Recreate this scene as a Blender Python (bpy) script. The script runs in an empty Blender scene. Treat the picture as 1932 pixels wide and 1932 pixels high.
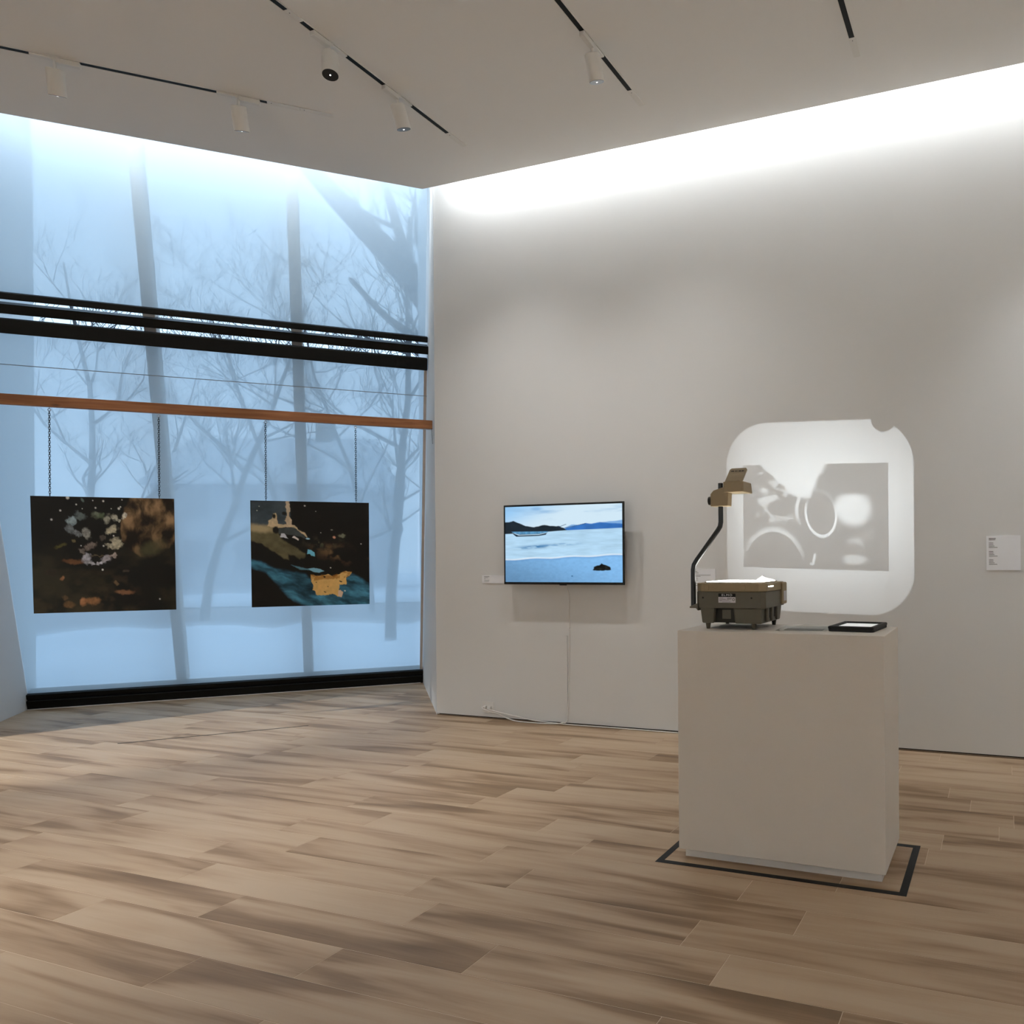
import bpy, bmesh, math, random
import numpy as np
from mathutils import Vector, Matrix

scene = bpy.context.scene
C = scene.collection
R = math.radians
random.seed(7)

# ------------------------------------------------------------------ camera
cam_d = bpy.data.cameras.new('camera')
cam = bpy.data.objects.new('camera', cam_d)
C.objects.link(cam)
cam.location = (0.0, 0.0, 1.30)
cam_d.sensor_width = 36.0
cam_d.lens = 27.115
cam_d.shift_x = -0.2066
cam_d.shift_y = 0.0450
cam_d.clip_end = 300
YAW, ROLL = 0.3469, -0.0073
cam.rotation_euler = (Matrix.Rotation(YAW, 3, 'Z') @ Matrix.Rotation(R(90), 3, 'X') @ Matrix.Rotation(ROLL, 3, 'Z')).to_euler()
scene.camera = cam

# ------------------------------------------------------------------ world (flat blue winter dusk)
world = bpy.data.worlds.new('winter_dusk')
scene.world = world
world.use_nodes = True
bg = world.node_tree.nodes['Background']
bg.inputs['Color'].default_value = (0.58, 0.77, 1.0, 1)
bg.inputs['Strength'].default_value = 1.30

# ------------------------------------------------------------------ exposure
scene.view_settings.view_transform = 'Standard'
scene.view_settings.look = 'None'
scene.view_settings.gamma = 1.0
scene.view_settings.use_curve_mapping = False
scene.view_settings.exposure = 0.64

# path lengths
cy = scene.cycles
cy.max_bounces = 7; cy.diffuse_bounces = 5; cy.glossy_bounces = 3; cy.transmission_bounces = 4; cy.transparent_max_bounces = 8
cy.caustics_reflective = False; cy.caustics_refractive = False
cy.use_light_tree = False
cy.use_adaptive_sampling = True; cy.adaptive_threshold = 0.03

COVE_WALL = 27.0      # W, strip lights hidden in the cove above the right wall
COVE_WIN = 31.0       # W, strip lights above the shades
WARM = (1.0, 0.995, 0.975)
NEUTRAL = (0.93, 0.975, 1.0)

# ------------------------------------------------------------------ mesh helpers
class MB:
    def __init__(self):
        self.bm = bmesh.new()
    def box(self, c, s, rot=None, taper=None):
        vs = []
        for z in (-.5, .5):
            for x, y in ((-.5, -.5), (.5, -.5), (.5, .5), (-.5, .5)):
                k = 1.0
                if taper and z < 0: k = taper
                v = Vector((x*s[0]*k, y*s[1]*k, z*s[2]))
                if rot: v = rot @ v
                vs.append(self.bm.verts.new(v + Vector(c)))
        for f in ((0, 3, 2, 1), (4, 5, 6, 7), (0, 1, 5, 4), (1, 2, 6, 5), (2, 3, 7, 6), (3, 0, 4, 7)):
            self.bm.faces.new([vs[i] for i in f])
        return vs
    def b2(self, p, q):
        return self.box([(a+b)/2 for a, b in zip(p, q)], [abs(b-a) for a, b in zip(p, q)])
    def prism(self, pts, z0, z1):
        """vertical prism over a ccw plan polygon"""
        a = [self.bm.verts.new((p[0], p[1], z0)) for p in pts]
        b = [self.bm.verts.new((p[0], p[1], z1)) for p in pts]
        n = len(pts)
        self.bm.faces.new(a[::-1]); self.bm.faces.new(b)
        for i in range(n):
            self.bm.faces.new((a[i], a[(i+1) % n], b[(i+1) % n], b[i]))
    def extrude(self, pts, vec):
        """any planar polygon pushed along vec"""
        a = [self.bm.verts.new(p) for p in pts]
        b = [self.bm.verts.new(Vector(p)+Vector(vec)) for p in pts]
        n = len(pts)
        self.bm.faces.new(a[::-1]); self.bm.faces.new(b)
        for i in range(n):
            self.bm.faces.new((a[i], a[(i+1) % n], b[(i+1) % n], b[i]))
    def tube(self, pts, rad, seg=8, cap=True):
        pts = [Vector(p) for p in pts]
        if not hasattr(rad, '__len__'): rad = [rad]*len(pts)
        rings = []
        up = None
        for i, p in enumerate(pts):
            d = (pts[min(i+1, len(pts)-1)] - pts[max(i-1, 0)]).normalized()
            if up is None:
                up = Vector((0, 0, 1)) if abs(d.z) < .9 else Vector((1, 0, 0))
            a = d.cross(up)
            if a.length < 1e-5: a = d.cross(Vector((0, 1, 0)))
            a.normalize(); b = d.cross(a).normalized(); up = -b if False else up
            rings.append([self.bm.verts.new(p + (a*math.cos(t)+b*math.sin(t))*rad[i]) for t in [2*math.pi*k/seg for k in range(seg)]])
        for r0, r1 in zip(rings, rings[1:]):
            for k in range(seg):
                self.bm.faces.new((r0[k], r0[(k+1) % seg], r1[(k+1) % seg], r1[k]))
        if cap:
            self.bm.faces.new(rings[0][::-1]); self.bm.faces.new(rings[-1])
    def torus(self, c, r, t, axis_u, axis_v, elong=0.0, S=10, s=5):
        u, v = Vector(axis_u).normalized(), Vector(axis_v).normalized()
        w = u.cross(v)
        rings = []
        for i in range(S):
            a = 2*math.pi*i/S
            ctr = Vector(c) + u*math.cos(a)*r + v*(math.sin(a)*r + (elong if math.sin(a) > 0 else -elong))
            out = u*math.cos(a)+v*math.sin(a)
            rings.append([self.bm.verts.new(ctr + (out*math.cos(b)+w*math.sin(b))*t) for b in [2*math.pi*k/s for k in range(s)]])
        for i in range(S):
            r0, r1 = rings[i], rings[(i+1) % S]
            for k in range(s):
                self.bm.faces.new((r0[k], r0[(k+1) % s], r1[(k+1) % s], r1[k]))
    def quad(self, *p):
        self.bm.faces.new([self.bm.verts.new(q) for q in p])
    def build(self, name, m, parent=None, bevel=0, seg=2, smooth=False, loc=None):
        bm = self.bm
        bmesh.ops.recalc_face_normals(bm, faces=bm.faces)
        if bevel:
            bmesh.ops.bevel(bm, geom=[e for e in bm.edges if e.is_manifold and e.calc_face_angle(0) > .5], offset=bevel, segments=seg, affect='EDGES', profile=.5, clamp_overlap=True)
        me = bpy.data.meshes.new(name)
        bm.to_mesh(me); bm.free()
        if smooth:
            for f in me.polygons: f.use_smooth = True
            try: me.set_sharp_from_angle(angle=R(40))
            except Exception: pass
        return link(name, me, m, parent, loc)

def link(name, me, m, parent=None, loc=None):
    o = bpy.data.objects.new(name, me)
    C.objects.link(o)
    if m is not None and len(me.materials) == 0: me.materials.append(m)
    if parent is not None: o.parent = parent
    if loc is not None: o.location = loc
    return o

def tag(o, label=None, cat=None, group=None, kind=None):
    if label: o['label'] = label
    if cat: o['category'] = cat
    if group: o['group'] = group
    if kind: o['kind'] = kind
    return o

def empty(name, loc=(0, 0, 0), **k):
    o = bpy.data.objects.new(name, None)
    C.objects.link(o); o.location = loc; o.empty_display_size = .1
    return tag(o, **k)

def local(o, *pts):
    """world points to the space of an unrotated empty"""
    L = Vector(o.location)
    return [Vector(p) - L for p in pts]

def struct(o): o['kind'] = 'structure'; return o

# ------------------------------------------------------------------ materials
def newmat(name):
    m = bpy.data.materials.new(name); m.use_nodes = True
    nt = m.node_tree
    return m, nt, nt.nodes['Principled BSDF']

def srgb(r, g, b):
    f = lambda c: (c/255/12.92) if c/255 <= .04045 else ((c/255+.055)/1.055)**2.4
    return (f(r), f(g), f(b), 1)

def pmat(name, col, rough=.6, metal=0, spec=.4, var=.06, scale=8, bump=0, bscale=200, emit=None, estr=0):
    m, nt, p = newmat(name)
    N, Lk = nt.nodes, nt.links
    tc = N.new('ShaderNodeTexCoord')
    nz = N.new('ShaderNodeTexNoise'); nz.inputs['Scale'].default_value = scale; nz.inputs['Detail'].default_value = 3
    Lk.new(tc.outputs['Object'], nz.inputs['Vector'])
    mr = N.new('ShaderNodeMapRange'); mr.inputs[3].default_value = 1-var; mr.inputs[4].default_value = 1+var
    Lk.new(nz.outputs['Fac'], mr.inputs[0])
    mx = N.new('ShaderNodeMix'); mx.data_type = 'RGBA'; mx.blend_type = 'MULTIPLY'
    mx.inputs['Factor'].default_value = 1
    mx.inputs['A'].default_value = col if len(col) == 4 else (*col, 1)
    Lk.new(mr.outputs[0], mx.inputs['B'])
    Lk.new(mx.outputs['Result'], p.inputs['Base Color'])
    p.inputs['Roughness'].default_value = rough
    p.inputs['Metallic'].default_value = metal
    p.inputs['Specular IOR Level'].default_value = spec
    if bump:
        n2 = N.new('ShaderNodeTexNoise'); n2.inputs['Scale'].default_value = bscale; n2.inputs['Detail'].default_value = 2
        Lk.new(tc.outputs['Object'], n2.inputs['Vector'])
        bp = N.new('ShaderNodeBump'); bp.inputs['Strength'].default_value = bump; bp.inputs['Distance'].default_value = .002
        Lk.new(n2.outputs['Fac'], bp.inputs['Height']); Lk.new(bp.outputs['Normal'], p.inputs['Normal'])
    if emit:
        p.inputs['Emission Color'].default_value = (*emit, 1); p.inputs['Emission Strength'].default_value = estr
    return m

M = {}
M['paint'] = pmat('wall_paint', (.715, .712, .702), .85, spec=.15, var=.012, scale=1.5, bump=.12, bscale=260)
M['ceil'] = pmat('ceiling_paint', (.76, .745, .72), .9, spec=.1, var=.012, scale=1.5)
M['plinth'] = pmat('plinth_paint', (.72, .665, .60), .7, spec=.25, var=.03, scale=3, bump=.1, bscale=180)
M['black'] = pmat('black_frame', (.006, .006, .005), .55, spec=.2)
M['tape'] = pmat('black_tape', (.012, .012, .012), .6, spec=.3, var=.2, scale=60)
M['grout'] = pmat('grout', (.66, .53, .40), .9, var=.05)
M['white'] = pmat('white_plastic', (.72, .70, .67), .45, spec=.4, var=.02)
M['fixture'] = pmat('white_metal', (.70, .68, .64), .4, spec=.4, var=.02)
M['card'] = pmat('white_card', (.86, .87, .90), .7, spec=.2, var=.01)
M['ink'] = pmat('grey_print', (.11, .11, .12), .8, spec=.1)
M['inkblack'] = pmat('black_print', (.02, .02, .02), .7, spec=.1)
M['steel'] = pmat('steel', (.45, .46, .48), .35, metal=1)
M['chain'] = pmat('dark_chain', (.05, .06, .07), .45, metal=.8)
M['mullion'] = pmat('mullion_metal', (.62, .54, .47), .6)
M['trimwood'] = pmat('base_strip', (.15, .10, .065), .6, var=.2, scale=30)
M['beige'] = pmat('beige_plastic', (.30, .225, .125), .5, spec=.4, var=.04, scale=30, bump=.15, bscale=700)
M['olive'] = pmat('grey_green_plastic', (.115, .102, .073), .5, spec=.4, var=.05, scale=30, bump=.15, bscale=700)
M['darkhole'] = pmat('dark_plastic', (.02, .018, .012), .7)
M['sticker'] = pmat('pale_sticker', (.60, .57, .60), .5)
M['blackpaint'] = pmat('black_gloss', (.008, .008, .007), .3, spec=.5)
M['snow'] = pmat('snow', (.72, .80, .88), .8, var=.10, scale=.6, bump=.4, bscale=3)
M['road'] = pmat('wet_road', (.22, .23, .25), .7, var=.2, scale=.4)
M['bark'] = pmat('bark', (.075, .075, .08), .9, var=.3, scale=6)
M['brick'] = pmat('outer_wall', (.16, .155, .15), .9, var=.15, scale=5)
M['housewall'] = pmat('house_siding', (.42, .44, .47), .9, var=.1, scale=1)
M['houseroof'] = pmat('house_roof', (.55, .58, .62), .9, var=.12, scale=1)
M['pane_dark'] = pmat('dark_pane', (.26, .28, .31), .3)
M['edge'] = pmat('panel_edge', (.02, .02, .018), .5)

def emat(name, col, s):
    m, nt, p = newmat(name)
    p.inputs['Base Color'].default_value = (.8, .8, .8, 1)
    p.inputs['Emission Color'].default_value = (*col, 1); p.inputs['Emission Strength'].default_value = s
    return m
M['stage'] = emat('lit_glass', (1, .98, .93), 10.0)
M['lens_on'] = emat('lit_lens', WARM, 3.0)
M['led'] = emat('led_strip', NEUTRAL, 4.0)

# floor plank
def plank_mat():
    m, nt, p = newmat('wood_plank')
    N, Lk = nt.nodes, nt.links
    tc = N.new('ShaderNodeTexCoord'); oi = N.new('ShaderNodeObjectInfo')
    def math_(op, a, b):
        n = N.new('ShaderNodeMath'); n.operation = op
        for i, v in enumerate((a, b)):
            if v is None: continue
            if isinstance(v, (int, float)): n.inputs[i].default_value = v
            else: Lk.new(v, n.inputs[i])
        return n.outputs[0]
    rnd = oi.outputs['Random']
    off = N.new('ShaderNodeCombineXYZ')
    Lk.new(math_('MULTIPLY', rnd, 57.0), off.inputs[0]); Lk.new(math_('MULTIPLY', rnd, 131.0), off.inputs[1])
    add = N.new('ShaderNodeVectorMath'); add.operation = 'ADD'
    Lk.new(tc.outputs['Object'], add.inputs[0]); Lk.new(off.outputs[0], add.inputs[1])
    def noise(sx, sy, scale, detail, dist, rough=.5):
        mp = N.new('ShaderNodeMapping'); mp.inputs['Scale'].default_value = (sx, sy, 1)
        Lk.new(add.outputs[0], mp.inputs['Vector'])
        n = N.new('ShaderNodeTexNoise'); n.inputs['Scale'].default_value = scale; n.inputs['Detail'].default_value = detail
        n.inputs['Distortion'].default_value = dist; n.inputs['Roughness'].default_value = rough
        Lk.new(mp.outputs[0], n.inputs['Vector'])
        return n.outputs['Fac']
    broad = noise(.8, 6.0, 1.0, 2, .8)
    mid = noise(1.3, 16.0, 1.0, 3, 1.6)
    fine = noise(4.0, 150.0, 1.0, 2, .2)
    v = math_('ADD', math_('MULTIPLY', broad, .86), math_('MULTIPLY', mid, .24))
    v = math_('ADD', v, math_('MULTIPLY', fine, .06))
    v = math_('ADD', v, math_('MULTIPLY', rnd, .10))
    cr = N.new('ShaderNodeValToRGB')
    e = cr.color_ramp.elements
    e[0].position = .40; e[0].color = (.192, .118, .062, 1)
    e[1].position = .78; e[1].color = (.50, .372, .252, 1)
    for pos, col in ((.51, (.282, .180, .101, 1)), (.57, (.38, .257, .158, 1)), (.66, (.452, .322, .207, 1))):
        q = e.new(pos); q.color = col
    Lk.new(v, cr.inputs['Fac'])
    Lk.new(cr.outputs['Color'], p.inputs['Base Color'])
    p.inputs['Roughness'].default_value = .48
    p.inputs['Specular IOR Level'].default_value = .35
    bp = N.new('ShaderNodeBump'); bp.inputs['Strength'].default_value = .12; bp.inputs['Distance'].default_value = .001
    Lk.new(fine, bp.inputs['Height']); Lk.new(bp.outputs['Normal'], p.inputs['Normal'])
    return m
M['plank'] = plank_mat()

def timber_mat():
    m, nt, p = newmat('pine_timber')
    N, Lk = nt.nodes, nt.links
    tc = N.new('ShaderNodeTexCoord')
    mp = N.new('ShaderNodeMapping'); mp.inputs['Scale'].default_value = (1.6, 30, 30)
    Lk.new(tc.outputs['Object'], mp.inputs['Vector'])
    n = N.new('ShaderNodeTexNoise'); n.inputs['Scale'].default_value = 1.5; n.inputs['Detail'].default_value = 5; n.inputs['Distortion'].default_value = .7
    Lk.new(mp.outputs[0], n.inputs['Vector'])
    cr = N.new('ShaderNodeValToRGB'); e = cr.color_ramp.elements
    e[0].position = .3; e[0].color = (.22, .075, .022, 1); e[1].position = .7; e[1].color = (.40, .165, .060, 1)
    Lk.new(n.outputs['Fac'], cr.inputs['Fac'])
    # knots
    mk = N.new('ShaderNodeMapping'); mk.inputs['Scale'].default_value = (3.4, 9, 9)
    Lk.new(tc.outputs['Object'], mk.inputs['Vector'])
    vo = N.new('ShaderNodeTexVoronoi'); vo.inputs['Scale'].default_value = 1.3
    Lk.new(mk.outputs[0], vo.inputs['Vector'])
    mr = N.new('ShaderNodeMapRange'); mr.inputs[1].default_value = .05; mr.inputs[2].default_value = .17; mr.inputs[3].default_value = .72; mr.inputs[4].default_value = 0
    Lk.new(vo.outputs['Distance'], mr.inputs[0])
    mx = N.new('ShaderNodeMix'); mx.data_type = 'RGBA'; mx.inputs['B'].default_value = (.07, .026, .012, 1)
    Lk.new(mr.outputs[0], mx.inputs['Factor']); Lk.new(cr.outputs['Color'], mx.inputs['A'])
    Lk.new(mx.outputs['Result'], p.inputs['Base Color'])
    p.inputs['Roughness'].default_value = .6
    return m
M['timber'] = timber_mat()

def shade_mat():
    """woven screen fabric: part see-through (scattering a little), part glowing through, part reflecting"""
    m = bpy.data.materials.new('shade_fabric'); m.use_nodes = True
    nt = m.node_tree; N, Lk = nt.nodes, nt.links
    N.remove(N['Principled BSDF']); out = N['Material Output']
    rf = N.new('ShaderNodeBsdfRefraction'); rf.inputs['IOR'].default_value = 1.015; rf.inputs['Roughness'].default_value = .50
    rf.inputs['Color'].default_value = (.66, .72, .76, 1)
    rf.distribution = 'GGX'
    tl = N.new('ShaderNodeBsdfTranslucent'); tl.inputs['Color'].default_value = (.68, .78, .83, 1)
    df = N.new('ShaderNodeBsdfDiffuse'); df.inputs['Color'].default_value = (.46, .54, .62, 1)
    tp_ = N.new('ShaderNodeBsdfTransparent'); tp_.inputs['Color'].default_value = (.8, .86, .9, 1)
    m1 = N.new('ShaderNodeMixShader'); m1.inputs[0].default_value = .60
    m2 = N.new('ShaderNodeMixShader'); m2.inputs[0].default_value = .17
    m3 = N.new('ShaderNodeMixShader'); m3.inputs[0].default_value = .135
    Lk.new(df.outputs[0], m1.inputs[1]); Lk.new(tl.outputs[0], m1.inputs[2])
    Lk.new(m1.outputs[0], m2.inputs[1]); Lk.new(rf.outputs[0], m2.inputs[2])
    Lk.new(m2.outputs[0], m3.inputs[1]); Lk.new(tp_.outputs[0], m3.inputs[2])
    Lk.new(m3.outputs[0], out.inputs['Surface'])
    return m
M['shade'] = shade_mat()

def pane_mat(name, refl=.05, tint=(.93, .96, .97)):
    m = bpy.data.materials.new(name); m.use_nodes = True
    nt = m.node_tree; N, Lk = nt.nodes, nt.links
    N.remove(N['Principled BSDF']); out = N['Material Output']
    tr = N.new('ShaderNodeBsdfTransparent'); tr.inputs['Color'].default_value = (*tint, 1)
    gl = N.new('ShaderNodeBsdfGlossy'); gl.inputs['Roughness'].default_value = .02
    mx = N.new('ShaderNodeMixShader'); mx.inputs[0].default_value = refl
    Lk.new(tr.outputs[0], mx.inputs[1]); Lk.new(gl.outputs[0], mx.inputs[2]); Lk.new(mx.outputs[0], out.inputs['Surface'])
    return m
M['pane'] = pane_mat('window_glass')
M['film'] = pane_mat('clear_film', .22, (.80, .80, .76))

def attr_mat(name, emission=0.0, rough=.45, spec=.25):
    m, nt, p = newmat(name)
    a = nt.nodes.new('ShaderNodeVertexColor'); a.layer_name = 'Col'
    if emission:
        p.inputs['Base Color'].default_value = (.01, .01, .01, 1)
        nt.links.new(a.outputs['Color'], p.inputs['Emission Color']); p.inputs['Emission Strength'].default_value = emission
        p.inputs['Roughness'].default_value = .25
    else:
        nt.links.new(a.outputs['Color'], p.inputs['Base Color']); p.inputs['Roughness'].default_value = rough
    p.inputs['Specular IOR Level'].default_value = spec
    return m

# ------------------------------------------------------------------ setting: frames of reference
WY = 5.285                         # face of the right wall
G = R(44.5)
B0 = Vector((-5.844, 6.636, 0))    # foot of the window at its right jamb
HV = Vector((math.cos(G), math.sin(G), 0)); NV = Vector((-math.sin(G), math.cos(G), 0))
LEAN = 0.354
def WP(h, n, z): return B0 + HV*h + NV*n + Vector((0, 0, z))
NN = (NV + Vector((0, 0, LEAN))).normalized()
def SH(h, z, off=0.0): return WP(h, -LEAN*z, z) + NN*off      # on the leaning shade plane, off > 0 is outwards
def WROT(): return Matrix.Rotation(G, 3, 'Z')
ZC = 4.30                          # ceiling
ZT = 5.15                          # top of the cove
HL = -3.25                         # left jamb
NL = -1.40                         # where the left jamb turns into the left wall
NJ = -1.916                        # where the right jamb turns into the right wall
JC = WP(.02, NJ, 0)

# --- floor: screed with planks laid on it
floor_out = [(5.2, WY), (JC.x, WY), (JC.x, JC.y)]
fl = MB()
pA, pB, pC = WP(.05, NJ, 0), WP(.05, .12, 0), WP(HL-.05, .12, 0)
pD, pE = WP(HL-.05, NL, 0), WP(-10.5, NL, 0)
plan = [(5.3, -6.2), (5.3, WY+.05), (pA.x, WY+.05), (pB.x, pB.y), (pC.x, pC.y), (pD.x, pD.y), (pE.x, pE.y), (pE.x, -6.2)]
fl.prism(plan, -.12, -.0008)
floor = struct(fl.build('floor', M['grout']))
PL, PW, GAP = 1.172, .193, .0025
rowoff = {-3: -2.487, -2: -2.09, -1: -1.61, 0: -2.02, 1: -2.2, 2: -3.03, 3: -3.30, 4: -2.963, 5: -2.10, 7: -2.61, 9: -2.30, 10: -.165}
def clip(poly, nx, ny, d):
    out = []
    for i in range(len(poly)):
        p, q = poly[i], poly[(i+1) % len(poly)]
        a, b = nx*p[0]+ny*p[1]-d, nx*q[0]+ny*q[1]-d
        if a <= 0: out.append(p)
        if (a < 0 < b) or (b < 0 < a):
            t = a/(a-b); out.append((p[0]+t*(q[0]-p[0]), p[1]+t*(q[1]-p[1])))
    return out
def cam_px(x, y, z=0.0):
    ca, sa = math.cos(YAW), math.sin(YAW)
    r, w = x*ca + y*sa, -x*sa + y*ca
    if w < .3: return None
    return 1365.2 + 1455.2*r/w, 1052.9 - 1455.2*(z-1.3)/w
def plank_mesh(poly):
    b = MB(); b.prism(poly, -.009, 0)
    bm = b.bm
    bmesh.ops.recalc_face_normals(bm, faces=bm.faces)
    bmesh.ops.bevel(bm, geom=[e for e in bm.edges if all(v.co.z > -.001 for v in e.verts)], offset=.0005, segments=1, affect='EDGES')
    me = bpy.data.meshes.new('plank'); bm.to_mesh(me); bm.free(); me.materials.append(M['plank'])
    return me
hx, hy2 = (PL-GAP)/2, (PW-GAP)/2
full = plank_mesh([(-hx, -hy2), (hx, -hy2), (hx, hy2), (-hx, hy2)])
far_rest = MB(); n_planks = 0
for k in range(-42, 24):
    y0 = 2.19 + PW*k
    off = rowoff.get(k, random.random()*PL)
    i0 = math.floor((-13.0-off)/PL)
    for i in range(i0, i0+17):
        xa = off + i*PL
        if xa > 5.2: continue
        cx, cy = xa+PL/2, y0+PW/2
        rect = [(xa+GAP/2, y0+GAP/2), (xa+PL-GAP/2, y0+GAP/2), (xa+PL-GAP/2, y0+PW-GAP/2), (xa+GAP/2, y0+PW-GAP/2)]
        poly = clip(rect, NV.x, NV.y, NV.dot(B0)+.02)          # window line
        if not poly: continue
        if y0+PW > WY+.01:                                     # rows that meet the right wall or lie in the bay
            if y0 < WY and xa < JC.x < xa+PL:
                lft_, rgt = clip(clip(poly, 1, 0, JC.x), HV.x, HV.y, HV.dot(B0)+.03), clip(clip(poly, -1, 0, -JC.x), 0, 1, WY+.01)
                extra = lft_ if cx > JC.x else rgt
                if len(extra) > 2:
                    link('plank', plank_mesh([(p[0]-cx, p[1]-cy) for p in extra]), None, floor, (cx, cy, 0))
                poly = rgt if cx > JC.x else lft_
            elif cx > JC.x: poly = clip(poly, 0, 1, WY+.01)
            else: poly = clip(poly, HV.x, HV.y, HV.dot(B0)+.03)
        if not poly: continue
        hn = (Vector((cx, cy, 0))-B0)
        if hn.dot(NV) > NL+.3: poly = clip(poly, -HV.x, -HV.y, -(HV.dot(B0)+HL-.01))
        elif hn.dot(HV) < HL: poly = clip(poly, NV.x, NV.y, NV.dot(B0)+NL+.02)
        if len(poly) < 3: continue
        pp = [cam_px(*q) for q in rect]
        seen = all(pp) and any(-60 < a < 2000 and b < 2010 for a, b in pp)
        if seen:
            if poly == rect or (len(poly) == 4 and all(abs(a[0]-b[0])+abs(a[1]-b[1]) < 1e-6 for a, b in zip(poly, rect))):
                o = link('plank', full, None, floor, (cx, cy, 0))
            else:
                try: me = plank_mesh([(p[0]-cx, p[1]-cy) for p in poly])
                except Exception: continue
                o = link('plank', me, None, floor, (cx, cy, 0))
            n_planks += 1
        elif -9 < cx < 4 and cy > -5.5:
            far_rest.prism(poly, -.009, 0)
fr = far_rest.build('planks_beyond', M['plank'], floor); fr['kind'] = 'stuff'

# --- walls
def wall(name, p, q, z0, z1, th, side, m='paint'):
    """vertical slab from p to q in plan, thickened to the given side"""
    p, q = Vector((p[0], p[1], 0)), Vector((q[0], q[1], 0))
    d = (q-p).normalized(); nrm = Vector((-d.y, d.x, 0))*side*th
    b = MB(); b.prism([p, q, q+nrm, p+nrm], z0, z1)
    return struct(b.build(name, M[m]))
wall('wall_right', (JC.x, WY), (5.3, WY), .014, ZT, .4, 1)
# right jamb: a wedge between the right wall and the leaning window
b = MB(); q = WP(.02, .35, 0); b.prism([JC, (JC.x+.15, WY+.4), q+HV*.45, q], -.02, ZT)
struct(b.build('wall_jamb_right', M['paint']))
b = MB(); b.prism([WP(HL, NL, 0), WP(HL, .15, 0), WP(HL-.45, .15, 0), WP(HL-.45, NL+.35, 0), WP(HL-.45, NL, 0)], 0, ZT)
struct(b.build('wall_jamb_left', M['paint']))
wl0, wl1 = WP(HL-.45, NL, 0), WP(-10.5, NL, 0)
wall('wall_left', wl0, wl1, 0, ZT, .35, -1)
wall('wall_far_left', (wl1.x, wl1.y), (wl1.x, -6.2), 0, ZT, .3, -1)
wall('wall_back', (wl1.x-.3, -6.2), (5.3, -6.2), 0, ZT, .3, -1)
wall('wall_side', (5.3, -6.2), (5.3, WY+.4), 0, ZT, .3, -1)
# base strip in the shadow gap under the right wall
b = MB(); b.b2((JC.x+.02, WY+.004, 0), (5.25, WY+.05, .0145))
struct(b.build('baseboard_right', M['black']))
b = MB(); b.b2((JC.x+.01, WY-.010, 0), (5.25, WY-.0005, .008))
struct(b.build('trim_1', M['trimwood']))

# --- ceiling (free edges leave a cove along the wall and the window)
CN = -2.165                        # ceiling edge in front of the window
CE = WP(-.085, CN, 0); CE.y = 5.042
cl = MB()
e1 = WP(-10.5, CN, 0)
cl.prism([(5.3, -6.2), (5.3, 5.042), (CE.x, 5.042), (e1.x, e1.y), (e1.x, -6.2)], ZC, ZC+.09)
struct(cl.build('ceiling', M['ceil']))
b = MB()
u0, u1 = WP(HL-.6, -1.0, 0), WP(HL-.6, CN-.6, 0)
b.prism([(5.3, 4.2), (5.3, WY+.4), (JC.x+.3, WY+.4), WP(.45, -1.60, 0), WP(HL-.45, -1.60, 0), WP(-10.5, -1.2, 0), WP(-10.5, CN-.7, 0), (CE.x, 4.2)], ZT, ZT+.1)
struct(b.build('ceiling_cove', M['paint']))
b = MB(); b.prism([(5.3, 4.55), (5.3, 4.6), (CE.x, 4.6), WP(-10.5, CN-.45, 0), WP(-10.5, CN-.5, 0), (CE.x, 4.55)], ZC+.09, ZT)
struct(b.build('wall_cove_upstand', M['paint']))

# --- window: black sill, mullions, transom, panes
win = struct(empty('window_1'))
b = MB()
b.extrude([SH(HL, .0, -.05), SH(.02, 0, -.05), SH(.02, 0, .10), SH(HL, 0, .10)], SH(0, .095)-SH(0, 0))
b.build('sill', M['black'], win, bevel=.004, seg=1)
b = MB()
b.extrude([SH(HL, .1, -.035), SH(.02, .1, -.035), SH(.02, .1, .10), SH(HL, .1, .10)], SH(0, .045)-SH(0, 0))
b.build('sill_rail', M['black'], win, bevel=.003, seg=1)
b = MB()
b.extrude([SH(HL, 3.224, -.05), SH(.02, 3.224, -.05), SH(.02, 3.224, .16), SH(HL, 3.224, .16)], SH(0, .068)-SH(0, 0))
b.build('transom', M['black'], win, bevel=.003, seg=1)
mull_h = (-2.13, -1.06, .075)
for mh in mull_h:
    b = MB()
    b.extrude([SH(mh-.042, .10, .10), SH(mh+.042, .10, .10), SH(mh+.042, .10, .24), SH(mh-.042, .10, .24)], SH(0, ZT-.12)-SH(0, 0))
    b.build('mullion', M['mullion'], win, bevel=.004, seg=1)
edges = [-3.3, -2.13, -1.06, 0.0]
for h0, h1 in zip(edges, edges[1:]):
    for z0, z1 in ((.12, 3.22), (3.29, ZT)):
        b = MB()
        b.extrude([SH(h0+.04, z0, .165), SH(h1-.04, z0, .165), SH(h1-.04, z0, .185), SH(h0+.04, z0, .185)], SH(0, z1-z0)-SH(0, 0))
        b.build('pane', M['pane'], win)
# pale line of sealant at the foot of the sill
b = MB(); b.box(WP(HL/2, -.062, .003), (3.24, .012, .006), WROT()); b.build('sealant', M['white'], win)

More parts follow.
